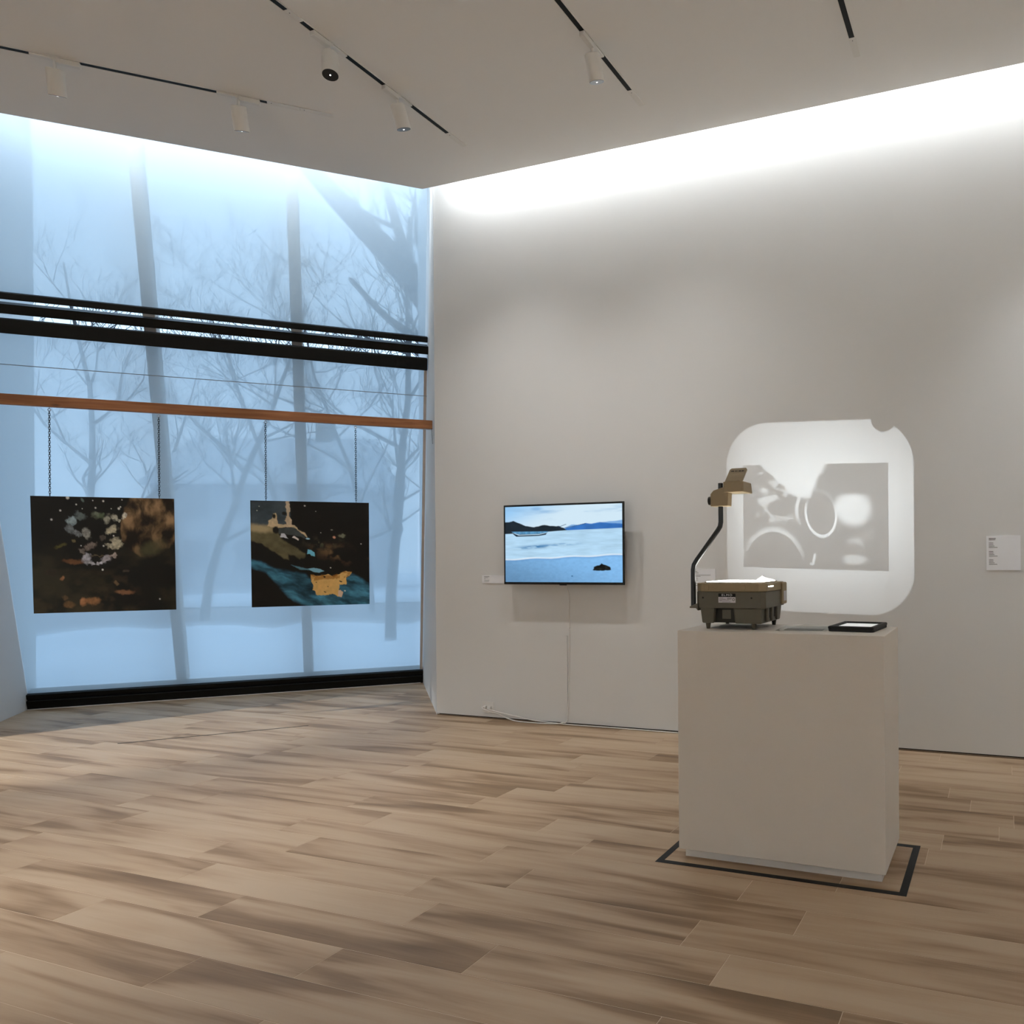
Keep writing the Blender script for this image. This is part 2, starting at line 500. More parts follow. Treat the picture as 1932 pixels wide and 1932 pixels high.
# --- roller shades
def shade(name, z0, z1, label, bars, side=True):
    o = empty(name, SH(HL/2, z0), label=label, cat='shade', group='roller shades on the window')
    L = Vector(o.location)
    b = MB(); S = 14
    vs = [[b.bm.verts.new(SH(HL+.003+(-HL-.008)*i/S, z0+(z1-z0)*j/S)-L) for i in range(S+1)] for j in range(S+1)]
    for j in range(S):
        for i in range(S):
            b.bm.faces.new((vs[j][i], vs[j][i+1], vs[j+1][i+1], vs[j+1][i]))
    b.build('fabric', M['shade'], o)
    for nm, za, zb, d0, d1 in bars:
        b = MB()
        P = [SH(HL+.01, za, d0), SH(.012, za, d0), SH(.012, za, d1), SH(HL+.01, za, d1)]
        b.extrude([p-L for p in P], SH(0, zb-za)-SH(0, 0))
        b.build(nm, M['black'], o, bevel=.006, seg=2)
    return o
shade('roller_shade', 3.345, ZT-.02, 'upper sheer roller shade above the black bars, bare branches showing through', [('hem_bar', 3.327, 3.375, -.09, -.005)])
lo = shade('roller_shade', .115, 3.16, 'tall lower sheer roller shade behind the timber rail and hanging pictures', [('cassette', 3.09, 3.192, -.10, -.008)])
L = Vector(lo.location)
b = MB(); b.extrude([SH(-.012, .15, -.012)-L, SH(.014, .15, -.012)-L, SH(.014, .15, -.003)-L, SH(-.012, .15, -.003)-L], SH(0, 2.93)-SH(0, 0)); b.build('side_guide', M['mullion'], lo)

# thin cable across the window
b = MB(); b.tube([SH(HL+.0, 2.857, -.012), SH(.018, 2.857, -.012)], .0032, 6)
w = b.build('tension_wire', M['steel']); tag(w, 'thin taut steel wire crossing the shade above the timber rail', 'wire')

# --- timber rail
RN = -1.75
rail = empty('timber_rail', WP(-1.75, RN, 2.4625), label='long orange pine timber rail spanning the window bay', cat='beam')
rail.rotation_euler = (0, 0, G)
b = MB(); b.box((-.068, 0, 0), (3.66, .045, .074)); b.build('timber', M['timber'], rail, bevel=.003, seg=2)
b = MB(); b.box((1.685, -.002, -.0385), (.15, .03, .003)); b.box((1.759, -.002, .0), (.003, .03, .08)); b.build('bracket', M['steel'], rail, label=None) if False else b.build('bracket', M['steel'], rail)
b = MB(); b.tube([(1.755, -.026, -.03), (1.757, -.026, -.09), (1.762, -.024, -.165)], .0018, 6); b.build('wire_end', M['chain'], rail)
b = MB(); b.box((-1.86, .16, .0), (.03, .38, .03)); b.build('wall_arm', M['steel'], rail)

# --- painted prints (flat pictures and the screen), made as coloured vertex grids
def hash2(ix, iy, s):
    v = np.sin(ix*127.1 + iy*311.7 + s*74.7)*43758.5453
    return v - np.floor(v)
def vnoise(x, y, s=0):
    ix, iy = np.floor(x), np.floor(y); fx, fy = x-ix, y-iy
    fx = fx*fx*(3-2*fx); fy = fy*fy*(3-2*fy)
    a, b_, c, d = hash2(ix, iy, s), hash2(ix+1, iy, s), hash2(ix, iy+1, s), hash2(ix+1, iy+1, s)
    return (a*(1-fx)+b_*fx)*(1-fy)+(c*(1-fx)+d*fx)*fy
def fbm(x, y, o=4, s=0):
    t = 0; a = .5; n_ = 0
    for i in range(o):
        t = t + a*vnoise(x*2**i, y*2**i, s+i*3.1); n_ += a; a *= .5
    return t/n_
def sstep(a, b_, x):
    t = np.clip((x-a)/(b_-a), 0, 1); return t*t*(3-2*t)
def polymask(x, y, pts, soft):
    inside = np.zeros(x.shape, bool); dist = np.full(x.shape, 1e9)
    n_ = len(pts)
    for i in range(n_):
        x0, y0 = pts[i]; x1, y1 = pts[(i+1) % n_]
        cond = (y0 > y) != (y1 > y)
        xi = (x1-x0)*(y-y0)/((y1-y0) if y1 != y0 else 1e-9)+x0
        inside ^= cond & (x < xi)
        dx, dy = x1-x0, y1-y0
        t = np.clip(((x-x0)*dx+(y-y0)*dy)/(dx*dx+dy*dy+1e-12), 0, 1)
        dist = np.minimum(dist, np.hypot(x-x0-t*dx, y-y0-t*dy))
    sd = np.where(inside, dist, -dist)
    return sstep(-soft, soft, sd)
def lin(c): return np.array([((v/255/12.92) if v/255 <= .04045 else ((v/255+.055)/1.055)**2.4) for v in c])
class Paint:
    def __init__(self, x0, x1, y0, y1, nx, ny):
        self.X, self.Y = np.meshgrid(np.linspace(x0, x1, nx), np.linspace(y0, y1, ny))
        self.img = np.zeros(self.X.shape+(3,)); self.nx, self.ny = nx, ny
    def over(self, mask, col, tex=None):
        c = lin(col) if not isinstance(col, np.ndarray) else col
        if tex is not None: c = c*tex[..., None]
        self.img = self.img*(1-mask[..., None]) + c*mask[..., None]
    def warp(self, amp, sc, s=0):
        return self.X+(fbm(self.X/sc, self.Y/sc, 3, s)-.5)*2*amp, self.Y+(fbm(self.X/sc, self.Y/sc, 3, s+9)-.5)*2*amp
    def poly(self, pts, col, soft=4, amp=0, sc=60, s=0, alpha=1, tex=None):
        x, y = self.warp(amp, sc, s) if amp else (self.X, self.Y)
        self.over(polymask(x, y, pts, soft)*alpha, col, tex)
    def ell(self, cx, cy, rx, ry, col, ang=0, soft=.25, amp=0, sc=30, s=0, alpha=1, tex=None):
        x, y = self.warp(amp, sc, s) if amp else (self.X, self.Y)
        a = R(ang); dx, dy = x-cx, y-cy
        u = (dx*math.cos(a)+dy*math.sin(a))/rx; v = (-dx*math.sin(a)+dy*math.cos(a))/ry
        self.over(sstep(1+soft, 1-soft, np.hypot(u, v))*alpha, col, tex)
def print_mesh(name, P, m, parent, corner, eu, ev):
    """grid from the top-left corner, eu along the width, ev down the height"""
    nx, ny = P.nx, P.ny
    u, v = np.meshgrid(np.linspace(0, 1, nx), np.linspace(0, 1, ny))
    co = np.array(corner)[None, None, :] + u[..., None]*np.array(eu) + v[..., None]*np.array(ev)
    me = bpy.data.meshes.new(name)
    idx = np.arange(nx*ny).reshape(ny, nx)
    f = np.stack([idx[:-1, :-1], idx[1:, :-1], idx[1:, 1:], idx[:-1, 1:]], -1).reshape(-1, 4)
    me.vertices.add(nx*ny); me.vertices.foreach_set('co', co.reshape(-1).astype(np.float32))
    me.loops.add(f.size); me.loops.foreach_set('vertex_index', f.reshape(-1).astype(np.int32))
    me.polygons.add(len(f)); me.polygons.foreach_set('loop_start', np.arange(0, f.size, 4, dtype=np.int32))
    me.polygons.foreach_set('loop_total', np.full(len(f), 4, np.int32))
    me.update()
    ca = me.color_attributes.new('Col', 'FLOAT_COLOR', 'POINT')
    rgba = np.concatenate([np.clip(P.img, 0, 4), np.ones(P.img.shape[:2]+(1,))], -1)
    ca.data.foreach_set('color', rgba.reshape(-1).astype(np.float32))
    me.materials.append(m)
    return link(name, me, None, parent)

# left picture: pale petals and a brown rock in the dark (pixel space of a close look at the photo)
p1 = Paint(125, 1815, 112, 1465, 300, 262)
X, Y = p1.X, p1.Y
p1.img[:] = lin((15, 14, 9))
p1.over(sstep(.42, .75, fbm(X/300, Y/220, 4, 3))*sstep(600, 900, Y)*.9, (42, 39, 26))
p1.over(sstep(.5, .8, fbm(X/160, Y/120, 4, 8))*sstep(900, 1100, Y)*sstep(1500, 1200, X)*.7, (55, 47, 32))
rt = .10+2.6*sstep(.30, .80, fbm(X/120+1.2*fbm(X/150, Y/150, 3, 5), Y/190, 5, 2))**1.3
rt = rt*np.clip(1.35-(Y-130)/850, .25, 1.3)
p1.poly([(1300, 90), (1215, 230), (1190, 330), (1140, 470), (1165, 620), (1280, 750), (1390, 825), (1470, 840), (1730, 710), (1840, 590), (1840, 90)], (96, 76, 53), 14, 30, 120, 4, tex=rt)
p1.ell(1530, 720, 170, 75, (82, 80, 55), -25, .6, 25, 80, 3, .75)
for cx_, cy_, rx, ry, col, an in [(585, 395, 50, 55, (150, 170, 178), 40), (680, 335, 70, 40, (92, 104, 104), 20), (860, 322, 52, 46, (108, 116, 98), 0), (930, 332, 42, 36, (84, 98, 74), 0),
        (995, 372, 36, 58, (152, 152, 138), 20), (560, 495, 55, 42, (112, 120, 124), 40), (655, 535, 60, 26, (125, 130, 134), 25), (752, 535, 40, 66, (150, 152, 146), -20),
        (1045, 497, 74, 44, (190, 184, 160), -30), (1090, 655, 72, 62, (196, 190, 166), 0), (1030, 690, 62, 30, (180, 174, 152), 15), (1082, 352, 38, 32, (178, 176, 160), 20), (1126, 380, 34, 20, (190, 188, 172), -10),
        (1205, 325, 20, 42, (214, 212, 198), 25), (790, 690, 72, 34, (128, 116, 108), -25), (742, 835, 46, 62, (186, 188, 200), 20), (805, 886, 42, 20, (196, 196, 206), 10), (905, 886, 52, 18, (206, 206, 214), -8),
        (975, 838, 58, 36, (182, 178, 186), -25), (1060, 800, 48, 26, (186, 172, 164), -5), (690, 750, 30, 34, (120, 112, 106), 0), (940, 590, 40, 24, (92, 84, 76), 0), (880, 800, 90, 9, (90, 80, 60), 4)]:
    p1.ell(cx_, cy_, rx, ry, col, an, .30, 26, 30, cx_ % 7, .95, tex=.25+1.25*fbm(X/24, Y/24, 4, cy_ % 5))
p1.ell(855, 430, 95, 90, (20, 19, 15), 0, .5, 20, 50, 1, .9)
p1.ell(1018, 640, 34, 18, (16, 15, 11), 10, .3, 8, 20, 2)
for cx_, cy_, rx, ry, col, an in [(445, 682, 66, 20, (84, 80, 40), -20), (590, 868, 115, 30, (110, 74, 48), 3), (460, 1060, 22, 28, (150, 104, 72), 0), (1090, 1130, 36, 22, (112, 90, 64), 20), (1190, 1236, 105, 30, (124, 88, 62), 3),
        (695, 1340, 42, 48, (164, 114, 76), 0), (800, 1335, 84, 42, (136, 96, 62), 0), (530, 1372, 62, 38, (98, 72, 46), 0), (485, 1290, 24, 30, (84, 64, 44), 0), (600, 622, 24, 20, (112, 102, 72), 0), (330, 1000, 70, 40, (44, 36, 26), 0), (1210, 985, 40, 20, (74, 64, 54), 0)]:
    p1.ell(cx_, cy_, rx, ry, col, an, .35, 20, 40, cx_ % 5, .9, tex=.6+.7*fbm(X/40, Y/40, 3, 2))
for cx_, cy_, r_ in [(355, 381, 12), (458, 275, 11), (642, 202, 9), (865, 238, 10), (958, 157, 11), (835, 152, 7), (545, 125, 18), (1140, 242, 14), (1160, 222, 9), (930, 967, 11), (1615, 1330, 9), (1070, 565, 9), (685, 683, 7), (1180, 138, 7), (710, 250, 6), (1050, 245, 6), (948, 685, 10)]:
    p1.ell(cx_, cy_, r_, r_, (206, 208, 204), 0, .45)
p1.ell(715, 150, 14, 26, (92, 112, 108), -35, .4)
p1.img *= 1.15

# right picture: teal slope with a tan torn patch
p2 = Paint(105, 1760, 100, 1565, 290, 262)
X, Y = p2.X, p2.Y
p2.img[:] = lin((18, 16, 12))
p2.over(sstep(.5, .85, fbm(X/420, Y/300, 3, 4))*sstep(800, 1300, X)*sstep(900, 500, Y)*.8, (48, 40, 32))
p2.poly([(60, 60), (640, 60), (640, 300), (580, 425), (450, 440), (60, 475)], (62, 74, 82), 14, 14, 60, 1, tex=.45+1.0*fbm(X/150, Y/110, 4, 6))
p2.poly([(590, 60), (625, 90), (642, 200), (622, 300), (652, 345), (660, 440), (600, 440), (562, 365), (600, 290), (578, 180)], (192, 174, 148), 6, 12, 30, 2, tex=.7+.5*fbm(X/60, Y/60, 3, 2))
p2.poly([(60, 465), (330, 452), (430, 460), (500, 610), (840, 830), (830, 880), (770, 915), (680, 850), (600, 845), (610, 920), (420, 810), (250, 690), (60, 630)], (98, 92, 66), 14, 16, 60, 3, tex=.42+.95*fbm(X/110, Y/80, 4, 1))
p2.ell(210, 480, 200, 55, (176, 160, 124), 4, .55, 14, 60, 1, .9)
p2.poly([(405, 268), (450, 272), (468, 415), (590, 425), (705, 438), (745, 490), (840, 535), (872, 612), (760, 520), (660, 462), (470, 470), (330, 455), (345, 380), (398, 335)], (196, 176, 142), 6, 12, 34, 6, tex=.72+.45*fbm(X/40, Y/40, 3, 3))
p2.ell(420, 310, 22, 34, (26, 24, 18), 0, .4, 5, 20, 1); p2.ell(560, 270, 32, 24, (22, 22, 20), 0, .4, 6, 20, 2)
p2.poly([(460, 478), (690, 460), (850, 590), (850, 625), (700, 570), (600, 560), (480, 560)], (64, 70, 70), 8, 10, 40, 5, tex=.6+.7*fbm(X/60, Y/60, 3, 1))
p2.ell(440, 500, 42, 50, (20, 18, 14), 0, .3, 8, 30, 1)
p2.poly([(500, 600), (520, 545), (560, 545), (608, 622), (550, 600)], (192, 196, 204), 4, 8, 20, 1)
p2.poly([(660, 605), (690, 578), (755, 625), (745, 645), (700, 618)], (214, 206, 200), 4, 6, 20, 2)
p2.ell(880, 620, 28, 11, (150, 196, 216), 5, .3)
p2.over(sstep(.47, .75, fbm(X/130, Y/90, 4, 9))*np.exp(-(((X-1330)/300)**2+((Y-830-(X-1330)*.2)/95)**2))*.9, (120, 94, 64))
p2.over(sstep(.5, .75, fbm(X/90, Y/70, 4, 11))*np.exp(-(((X-1080)/190)**2+((Y-670)/55)**2))*.9, (96, 98, 74))
p2.poly([(865, 835), (880, 772), (925, 780), (970, 815), (978, 868), (930, 860), (905, 832)], (110, 188, 216), 4, 4, 20, 1)
p2.poly([(870, 1045), (960, 1030), (1050, 1048), (1105, 1076), (1030, 1100), (960, 1090)], (120, 172, 194), 5, 4, 20, 1)
teal = .06+1.7*fbm(X/260+Y/240, (Y-X*.35)/70+1.2*fbm(X/130, Y/130, 3, 1), 5, 12)**2.0
p2.poly([(60, 900), (250, 935), (400, 1025), (640, 1075), (850, 1120), (940, 1255), (1300, 1230), (1500, 1125), (1640, 1195), (1800, 1310), (1800, 1620), (1000, 1620), (700, 1490), (560, 1390), (440, 1240), (300, 1085), (60, 1005)], (68, 132, 162), 26, 26, 120, 7, tex=teal)
p2.poly([(640, 985), (760, 1015), (870, 1040), (900, 1062), (760, 1050)], (78, 120, 136), 8, 6, 30, 1)
p2.poly([(920, 1130), (1000, 1150), (1100, 1140), (1160, 1120), (1240, 1170), (1300, 1130), (1400, 1085), (1500, 1095), (1490, 1130), (1420, 1170), (1425, 1270), (1320, 1275), (1310, 1350), (1370, 1380), (1350, 1450), (1300, 1440), (1220, 1400), (1160, 1420), (1060, 1425), (980, 1410), (975, 1360), (940, 1340), (950, 1280), (920, 1220)], (212, 172, 104), 4, 9, 24, 4, tex=.82+.3*fbm(X/40, Y/40, 3, 7))
p2.over(polymask(X, Y, [(915, 1125), (1240, 1140), (1400, 1085), (1500, 1095), (1440, 1170), (1300, 1210), (1100, 1190), (930, 1220)], 12)*sstep(.38, .6, fbm(X/45, Y/45, 4, 3))*.8, (156, 104, 42))
for cx_, cy_, rx, ry in [(1108, 1160, 16, 12), (992, 1235, 8, 8), (1155, 1300, 9, 7), (1340, 1228, 24, 10), (1115, 1375, 20, 6)]: p2.ell(cx_, cy_, rx, ry, (40, 30, 16), 20, .3, 4, 14, 2)
p2.poly([(1300, 1360), (1340, 1350), (1372, 1395), (1350, 1455), (1305, 1440)], (206, 180, 158), 4, 5, 18, 3)
for cx_, cy_, r_ in [(842, 160, 12), (222, 178, 7), (193, 236, 8), (1197, 1032, 9), (1400, 1365, 10), (1640, 692, 9), (1062, 535, 6), (995, 235, 6)]: p2.ell(cx_, cy_, r_, r_*.8, (208, 208, 200), 0, .45)
p2.ell(1252, 600, 22, 18, (196, 142, 116), 0, .35, 5, 16, 1); p2.ell(1370, 575, 50, 26, (110, 112, 92), 0, .4, 22, 26, 2); p2.ell(1218, 494, 16, 9, (120, 120, 110), 0, .4)
p2.img *= 1.15

# television picture: boat, hills, surf and a rock
tp = Paint(0, 1, 0, 1, 330, 190)
U, V = tp.X, tp.Y
sky = lin((150, 205, 250))[None, None, :]*(1-sstep(0, .5, U*.7+V)[..., None]) + lin((214, 238, 253))[None, None, :]*sstep(0, .5, U*.7+V)[..., None]
tp.img[:] = sky
tp.over(sstep(.5, .75, fbm(U*5, V*22, 4, 2))*sstep(.3, .1, V)*.4, (150, 190, 228))
tp.ell(.28, .035, .045, .022, (118, 172, 222), 0, .7, alpha=.6); tp.ell(.35, .075, .05, .018, (140, 186, 228), 0, .7, alpha=.5)
hz = .345-.035*U
tp.poly([(.5, .40), (.52, .29), (.58, .255), (.68, .262), (.80, .235), (.92, .22), (1.02, .205), (1.02, .4)], (128, 176, 228), .006, .006, .05, 1)
tp.poly([(.5, .40), (.53, .30), (.62, .27), (.70, .238), (.755, .252), (.82, .232), (.90, .246), (1.02, .262), (1.02, .4)], (52, 116, 196), .006, .006, .04, 2, tex=.7+.5*fbm(U*14, V*14, 3, 1))
tp.poly([(-.02, .2), (.04, .205), (.075, .188), (.12, .215), (.18, .255), (.26, .278), (.31, .258), (.355, .248), (.40, .265), (.47, .270), (.51, .295), (.545, .325), (.4, .345), (-.02, .375)], (24, 36, 46), .005, .006, .03, 5, tex=.7+.7*fbm(U*16, V*16, 3, 1))
wat = sstep(-.003, .003, V-hz)
wc = lin((186, 224, 251))[None, None, :]*np.ones_like(tp.img)
wtex = (.78+.34*fbm(U*9, V*44, 4, 3))
tp.img = tp.img*(1-wat[..., None]) + wc*wtex[..., None]*wat[..., None]
tp.poly([(-.02, .36), (-.02, .32), (.3, .32), (.53, .325), (.4, .338), (.2, .352)], (24, 36, 46), .004)
tp.over(np.exp(-(((U-.27)/.16)**2+((V-.535+.10*(U-.27))/.022)**2))*sstep(.35, .6, fbm(U*12, V*50, 3, 6))*1.0, (54, 122, 176))
tp.over(np.exp(-(((U-.50)/.14)**2+((V-.51+.06*(U-.5))/.014)**2))*sstep(.4, .65, fbm(U*14, V*60, 3, 7))*.8, (70, 136, 190))
surf = .705-.055*U+.006*np.sin(U*19)
sand = sstep(-.004, .004, V-surf)
sg = (.50+.5*sstep(-.1, .9, U*.6+(1-V)*1.1))*(.92+.16*fbm(U*40, V*40, 2, 4))
tp.img = tp.img*(1-sand[..., None]) + lin((136, 194, 246))[None, None, :]*(sg*sand)[..., None]
tp.over(np.exp(-((V-surf+.004)/.010)**2)*(.55+.45*fbm(U*30, V*10, 2, 2)), (238, 248, 255))
tp.over(np.exp(-((V-surf-.012)/.010)**2)*.35, (70, 136, 200))
tp.poly([(.05, .325), (.12, .325), (.38, .335), (.385, .32), (.36, .378), (.30, .392), (.10, .398), (.075, .37)], (20, 38, 58), .004)
tp.poly([(.055, .33), (.38, .335), (.36, .352), (.28, .366), (.10, .366)], (96, 160, 206), .004, tex=.55+.7*fbm(U*70, V*20, 2, 4))
tp.poly([(.06, .345), (.13, .372), (.3, .368), (.38, .345), (.375, .353), (.3, .378), (.12, .382)], (190, 220, 240), .003)
for (x0, y0), (x1, y1) in (((.47, .283), (.535, .247)), ((.52, .298), (.70, .243))):
    d = np.array([x1-x0, y1-y0]); nn = np.array([-d[1], d[0]])/np.hypot(*d)*.003
    tp.poly([(x0-nn[0], y0-nn[1]), (x1-nn[0], y1-nn[1]), (x1+nn[0], y1+nn[1]), (x0+nn[0], y0+nn[1])], (34, 66, 104), .002)
tp.poly([(.755, .845), (.765, .805), (.79, .785), (.81, .78), (.83, .755), (.85, .775), (.88, .79), (.905, .815), (.905, .838), (.89, .846), (.80, .852)], (18, 22, 20), .004, .006, .02, 3, tex=.5+1.6*sstep(.5, .7, fbm(U*60, V*45, 3, 3)))
tp.ell(.583, .92, .008, .008, (60, 110, 150), 0, .5)

# --- hanging pictures and their chains
prm = attr_mat('picture_print')
def picture(name, h0, h1, P, label):
    top, bot, nt_, nb = 1.782, .936, RN, RN+.05
    o = empty(name, WP((h0+h1)/2, nb, bot), label=label, cat='picture', group='unframed pictures hanging from the timber rail')
    L = Vector(o.location)
    A, B_ = WP(h0, nt_, top)-L, WP(h1, nt_, top)-L
    D = WP(h0, nb, bot)-L
    b = MB(); off = NV*.001
    b.extrude([A+off, B_+off, B_+off+(D-A), D+off], NV*.011)
    b.build('panel', M['edge'], o)
    print_mesh('print', P, prm, o, A, B_-A, D-A)
    for hh in (h0+.11, h1-.12):
        pass
    return o
picture('hanging_picture', -2.69, -1.838, p1, 'dark hanging picture of pale petals beside a brown rock')
picture('hanging_picture', -1.339, -.489, p2, 'dark hanging picture of a teal slope with a torn tan patch')
for hh, lab in ((-2.579, 'leftmost dark chain, holding the left corner of the petal picture'), (-1.929, 'dark chain holding the right corner of the petal picture'),
                (-1.231, 'dark chain holding the left corner of the teal picture'), (-.585, 'rightmost dark chain, holding the right corner of the teal picture')):
    zt, zb = 2.4255, 1.780
    o = empty('hanging_chain', WP(hh, RN, zt), label=lab, cat='chain', group='chains holding the hanging pictures')
    b = MB(); b.tube([(0, 0, 0), (0, 0, -.012)], .0025, 6); b.torus((0, 0, -.021), .009, .0025, HV, (0, 0, 1)); b.build('eye_hook', M['steel'], o)
    b = MB(); z = -.03; k = 0
    while z > zb-zt+.006:
        b.torus((0, 0, z-.008), .0055, .0019, HV if k % 2 else NV, (0, 0, 1), elong=.0055, S=8, s=4); z -= .0165; k += 1
    b.tube([(0, 0, z+.004), (0, 0, zb-zt-.004)], .0016, 5)
    b.build('links', M['chain'], o)

# --- slot in the floor
b = MB(); c = (Vector((-5.981, 3.724, 0))+Vector((-5.166, 4.613, 0)))/2
b.box((c.x, c.y, .0), (1.206, .011, .003), Matrix.Rotation(math.atan2(.889, .815), 3, 'Z'))
struct(b.build('trim_2', M['black']))

# ------------------------------------------------------------------ track lights
def track(label, p, q, covers, gapless=False):
    """recessed track from p to q on the ceiling; covers: (from, to) in metres from q, blank plates"""
    p, q = Vector((*p, ZC)), Vector((*q, ZC))
    d = (q-p); Ln = d.length; a = math.atan2(d.y, d.x)
    o = empty('light_track', q, label=label, cat='light track', group='black ceiling light tracks')
    o.rotation_euler = (0, 0, a)
    b = MB()
    for s in (-1, 1): b.b2((-Ln, s*.0185-.0025, -.0045), (0, s*.0185+.0025, -.0002))
    b.b2((0, -.021, -.0045), (.004, .021, -.0002)); b.build('trim', M['fixture'], o)
    b = MB(); b.b2((-Ln, -.016, -.0025), (0, .016, -.0002)); b.build('slot', M['black'], o)
    for s, e in covers:
        b = MB(); b.b2((-e, -.016, -.0042), (-s, .016, -.0022)); b.build('cover', M['fixture'], o, bevel=.0006, seg=1)
        b = MB(); b.tube([(-e+.025, .0, -.0042), (-e+.025, .0, -.0052)], .003, 8); b.build('screw', M['chain'], o)
    return o
t1a, t1b = WP(-9.6, -3.02, 0), WP(-.69, -3.02, 0)
track('light track running parallel to the window, end piece blank', (t1a.x, t1a.y), (t1b.x, t1b.y), [(.0, .195), (.196, .385)])
track('second light track from the window, carrying two spotlights in view', (-3.643, -5), (-3.643, 4.62), [(.0, .18), (1.38, 1.48)])
track('third light track from the window, carrying one spotlight in view', (-2.222, -5), (-2.222, 4.62), [(.0, .175)])
track('short stretch of light track nearest the right edge of the ceiling', (-.797, -5), (-.797, 4.62), [(.0, .175)])
track('ceiling light track beyond the right edge of the view', (.63, -5), (.63, 4.62), [(.0, .175)])
track('farthest right ceiling light track, out of view', (2.05, -5), (2.05, 4.62), [(.0, .175)])

def spot(label, pos, track_dir, aim, watts, angle, blend=.5, col=WARM, flip=1, rad=.03, glint=.010):
    P = Vector((pos[0], pos[1], ZC)); aim = Vector(aim)
    o = empty('track_spotlight', P, label=label, cat='spotlight', group='white cylindrical track spotlights')
    rz = Matrix.Rotation(track_dir, 3, 'Z')
    b = MB(); b.box(rz @ Vector((flip*.062, 0, -.019)), (.118, .034, .030), rz)
    b.build('adapter', M['fixture'], o, bevel=.003, seg=1)
    b = MB(); b.box(rz @ Vector((-flip*.062, 0, -.009)), (.11, .030, .012), rz); b.build('track_plug', M['fixture'], o, bevel=.002, seg=1)
    b = MB(); b.tube([(0, 0, -.004), (0, 0, -.065)], .009, 12); b.box((0, 0, -.012), (.03, .03, .018), rz); b.build('stem', M['fixture'], o)
    piv = Vector((0, 0, -.075)); d = (aim-(P+piv)).normalized()
    top = piv - d*.012 if d.z < -.5 else piv
    b = MB(); a = piv - d*.010; e = piv + d*.135
    b.tube([a, a+d*.004, e-d*.003, e], [.040, .0445, .0445, .043], 28); b.build('housing', M['fixture'], o, smooth=True)
    b = MB(); b.tube([e-d*.001, e+d*.0015], [.0425, .0425], 28); b.build('rim', M['blackpaint'], o)
    b = MB(); b.tube([e+d*.0012, e+d*.0022], [glint+.002, glint], 16); b.build('lens', M['lens_on'], o)
    ld = bpy.data.lights.new('spot_lamp', 'SPOT'); ld.energy = watts; ld.color = col; ld.spot_size = R(angle); ld.spot_blend = blend; ld.shadow_soft_size = rad
    lo_ = bpy.data.objects.new('lamp', ld); C.objects.link(lo_); lo_.parent = o
    lo_.location = e + d*.006; lo_.rotation_euler = (-d).to_track_quat('Z', 'Y').to_euler()
    return o
PI2 = math.pi/2
s1, s2 = WP(-2.165, -3.02, 0), WP(-1.235, -3.02, 0)
spot('leftmost white track spotlight, above the petal picture', (s1.x, s1.y), G, WP(-2.25, -1.75, 1.3), 26, 34, .6, glint=.004)
spot('white track spotlight on the window track, above the teal picture', (s2.x, s2.y), G, WP(-.95, -1.75, 1.3), 26, 34, .6, glint=.004)
spot('white track spotlight tilted down with its dark lens showing', (-3.643, 3.43), PI2, (-2.75, 2.75, 0), 70, 70, .9, flip=-1, glint=.003)
spot('white track spotlight turned to the wall above the television', (-3.643, 3.965), PI2, (-3.4, WY, .40), 58, 94, 1.0, flip=-1, glint=.004)
spot('white track spotlight aimed at the wall, alone on its track', (-2.222, 3.965), PI2, (-2.1, WY, .40), 42, 94, 1.0, flip=-1, glint=.004)
# fixtures on the same tracks, behind and beside the view
lft = WP(-8.45, -3.0, 0)
spot('spotlight at the far left end of the window track, out of view', (lft.x, lft.y), G, WP(-3.1, -1.75, 0), 1300, 27, .5)
spot('spotlight above the left foreground floor, out of view', (-3.643, .6), PI2, (-4.1, 2.5, 0), 260, 62, .9)
spot('added spotlight brightening the wall by the text card, out of view', (.63, 4.0), PI2, (.55, WY, 1.3), 50, 70, .9, col=NEUTRAL)  # unseen fixture, added to light this stretch of wall
# unseen wall washers, added to fill the room with bounced light
spot('added fill spotlight washing the back wall behind the viewpoint, out of view', (-2.222, -3.0), PI2, (-2.3, -6.2, 1.7), 1000, 140, .6, col=NEUTRAL)
spot('added fill spotlight washing the side wall, out of view', (2.05, 1.0), PI2, (5.3, 1.0, 1.9), 420, 130, .6, col=NEUTRAL)
fl2 = WP(-6.2, -3.02, 0)
spot('added fill spotlight washing the left wall, out of view', (fl2.x, fl2.y), G, WP(-6.2, -1.4, 1.5), 110, 120, .6, col=NEUTRAL)

# --- cove lights hidden above the ceiling edge
def strip(label, p, q, aimdir, watts, width=.07, spread=132):
    p, q = Vector(p), Vector(q); mid = (p+q)/2; d = (q-p); Ln = d.length
    o = empty('cove_light', mid, label=label, cat='strip light', group='strip lights in the ceiling cove')
    a = math.atan2(d.y, d.x)
    b = MB(); b.box((0, 0, .03), (Ln, .05, .03), Matrix.Rotation(a, 3, 'Z')); b.build('housing', M['fixture'], o)
    ld = bpy.data.lights.new('strip_lamp', 'AREA'); ld.shape = 'RECTANGLE'; ld.size = Ln; ld.size_y = width; ld.energy = watts; ld.color = NEUTRAL; ld.spread = R(spread)
    l = bpy.data.objects.new('lamp', ld); C.objects.link(l); l.parent = o
    aim = Vector(aimdir).normalized(); xx = d.normalized(); zz = -aim; yy = zz.cross(xx).normalized(); zz = xx.cross(yy)
    l.rotation_euler = Matrix((xx, yy, zz)).transposed().to_euler()
    return o
strip('long strip light in the cove above the right wall', (CE.x+.12, 5.085, 4.62), (5.2, 5.085, 4.62), (0, 1, -.72), COVE_WALL*3, spread=152)
strip('strip light in the cove above the upper shade', WP(HL+.1, -2.02, 4.66), WP(-.12, -2.02, 4.66), NV+Vector((0, 0, -.45)), COVE_WIN)

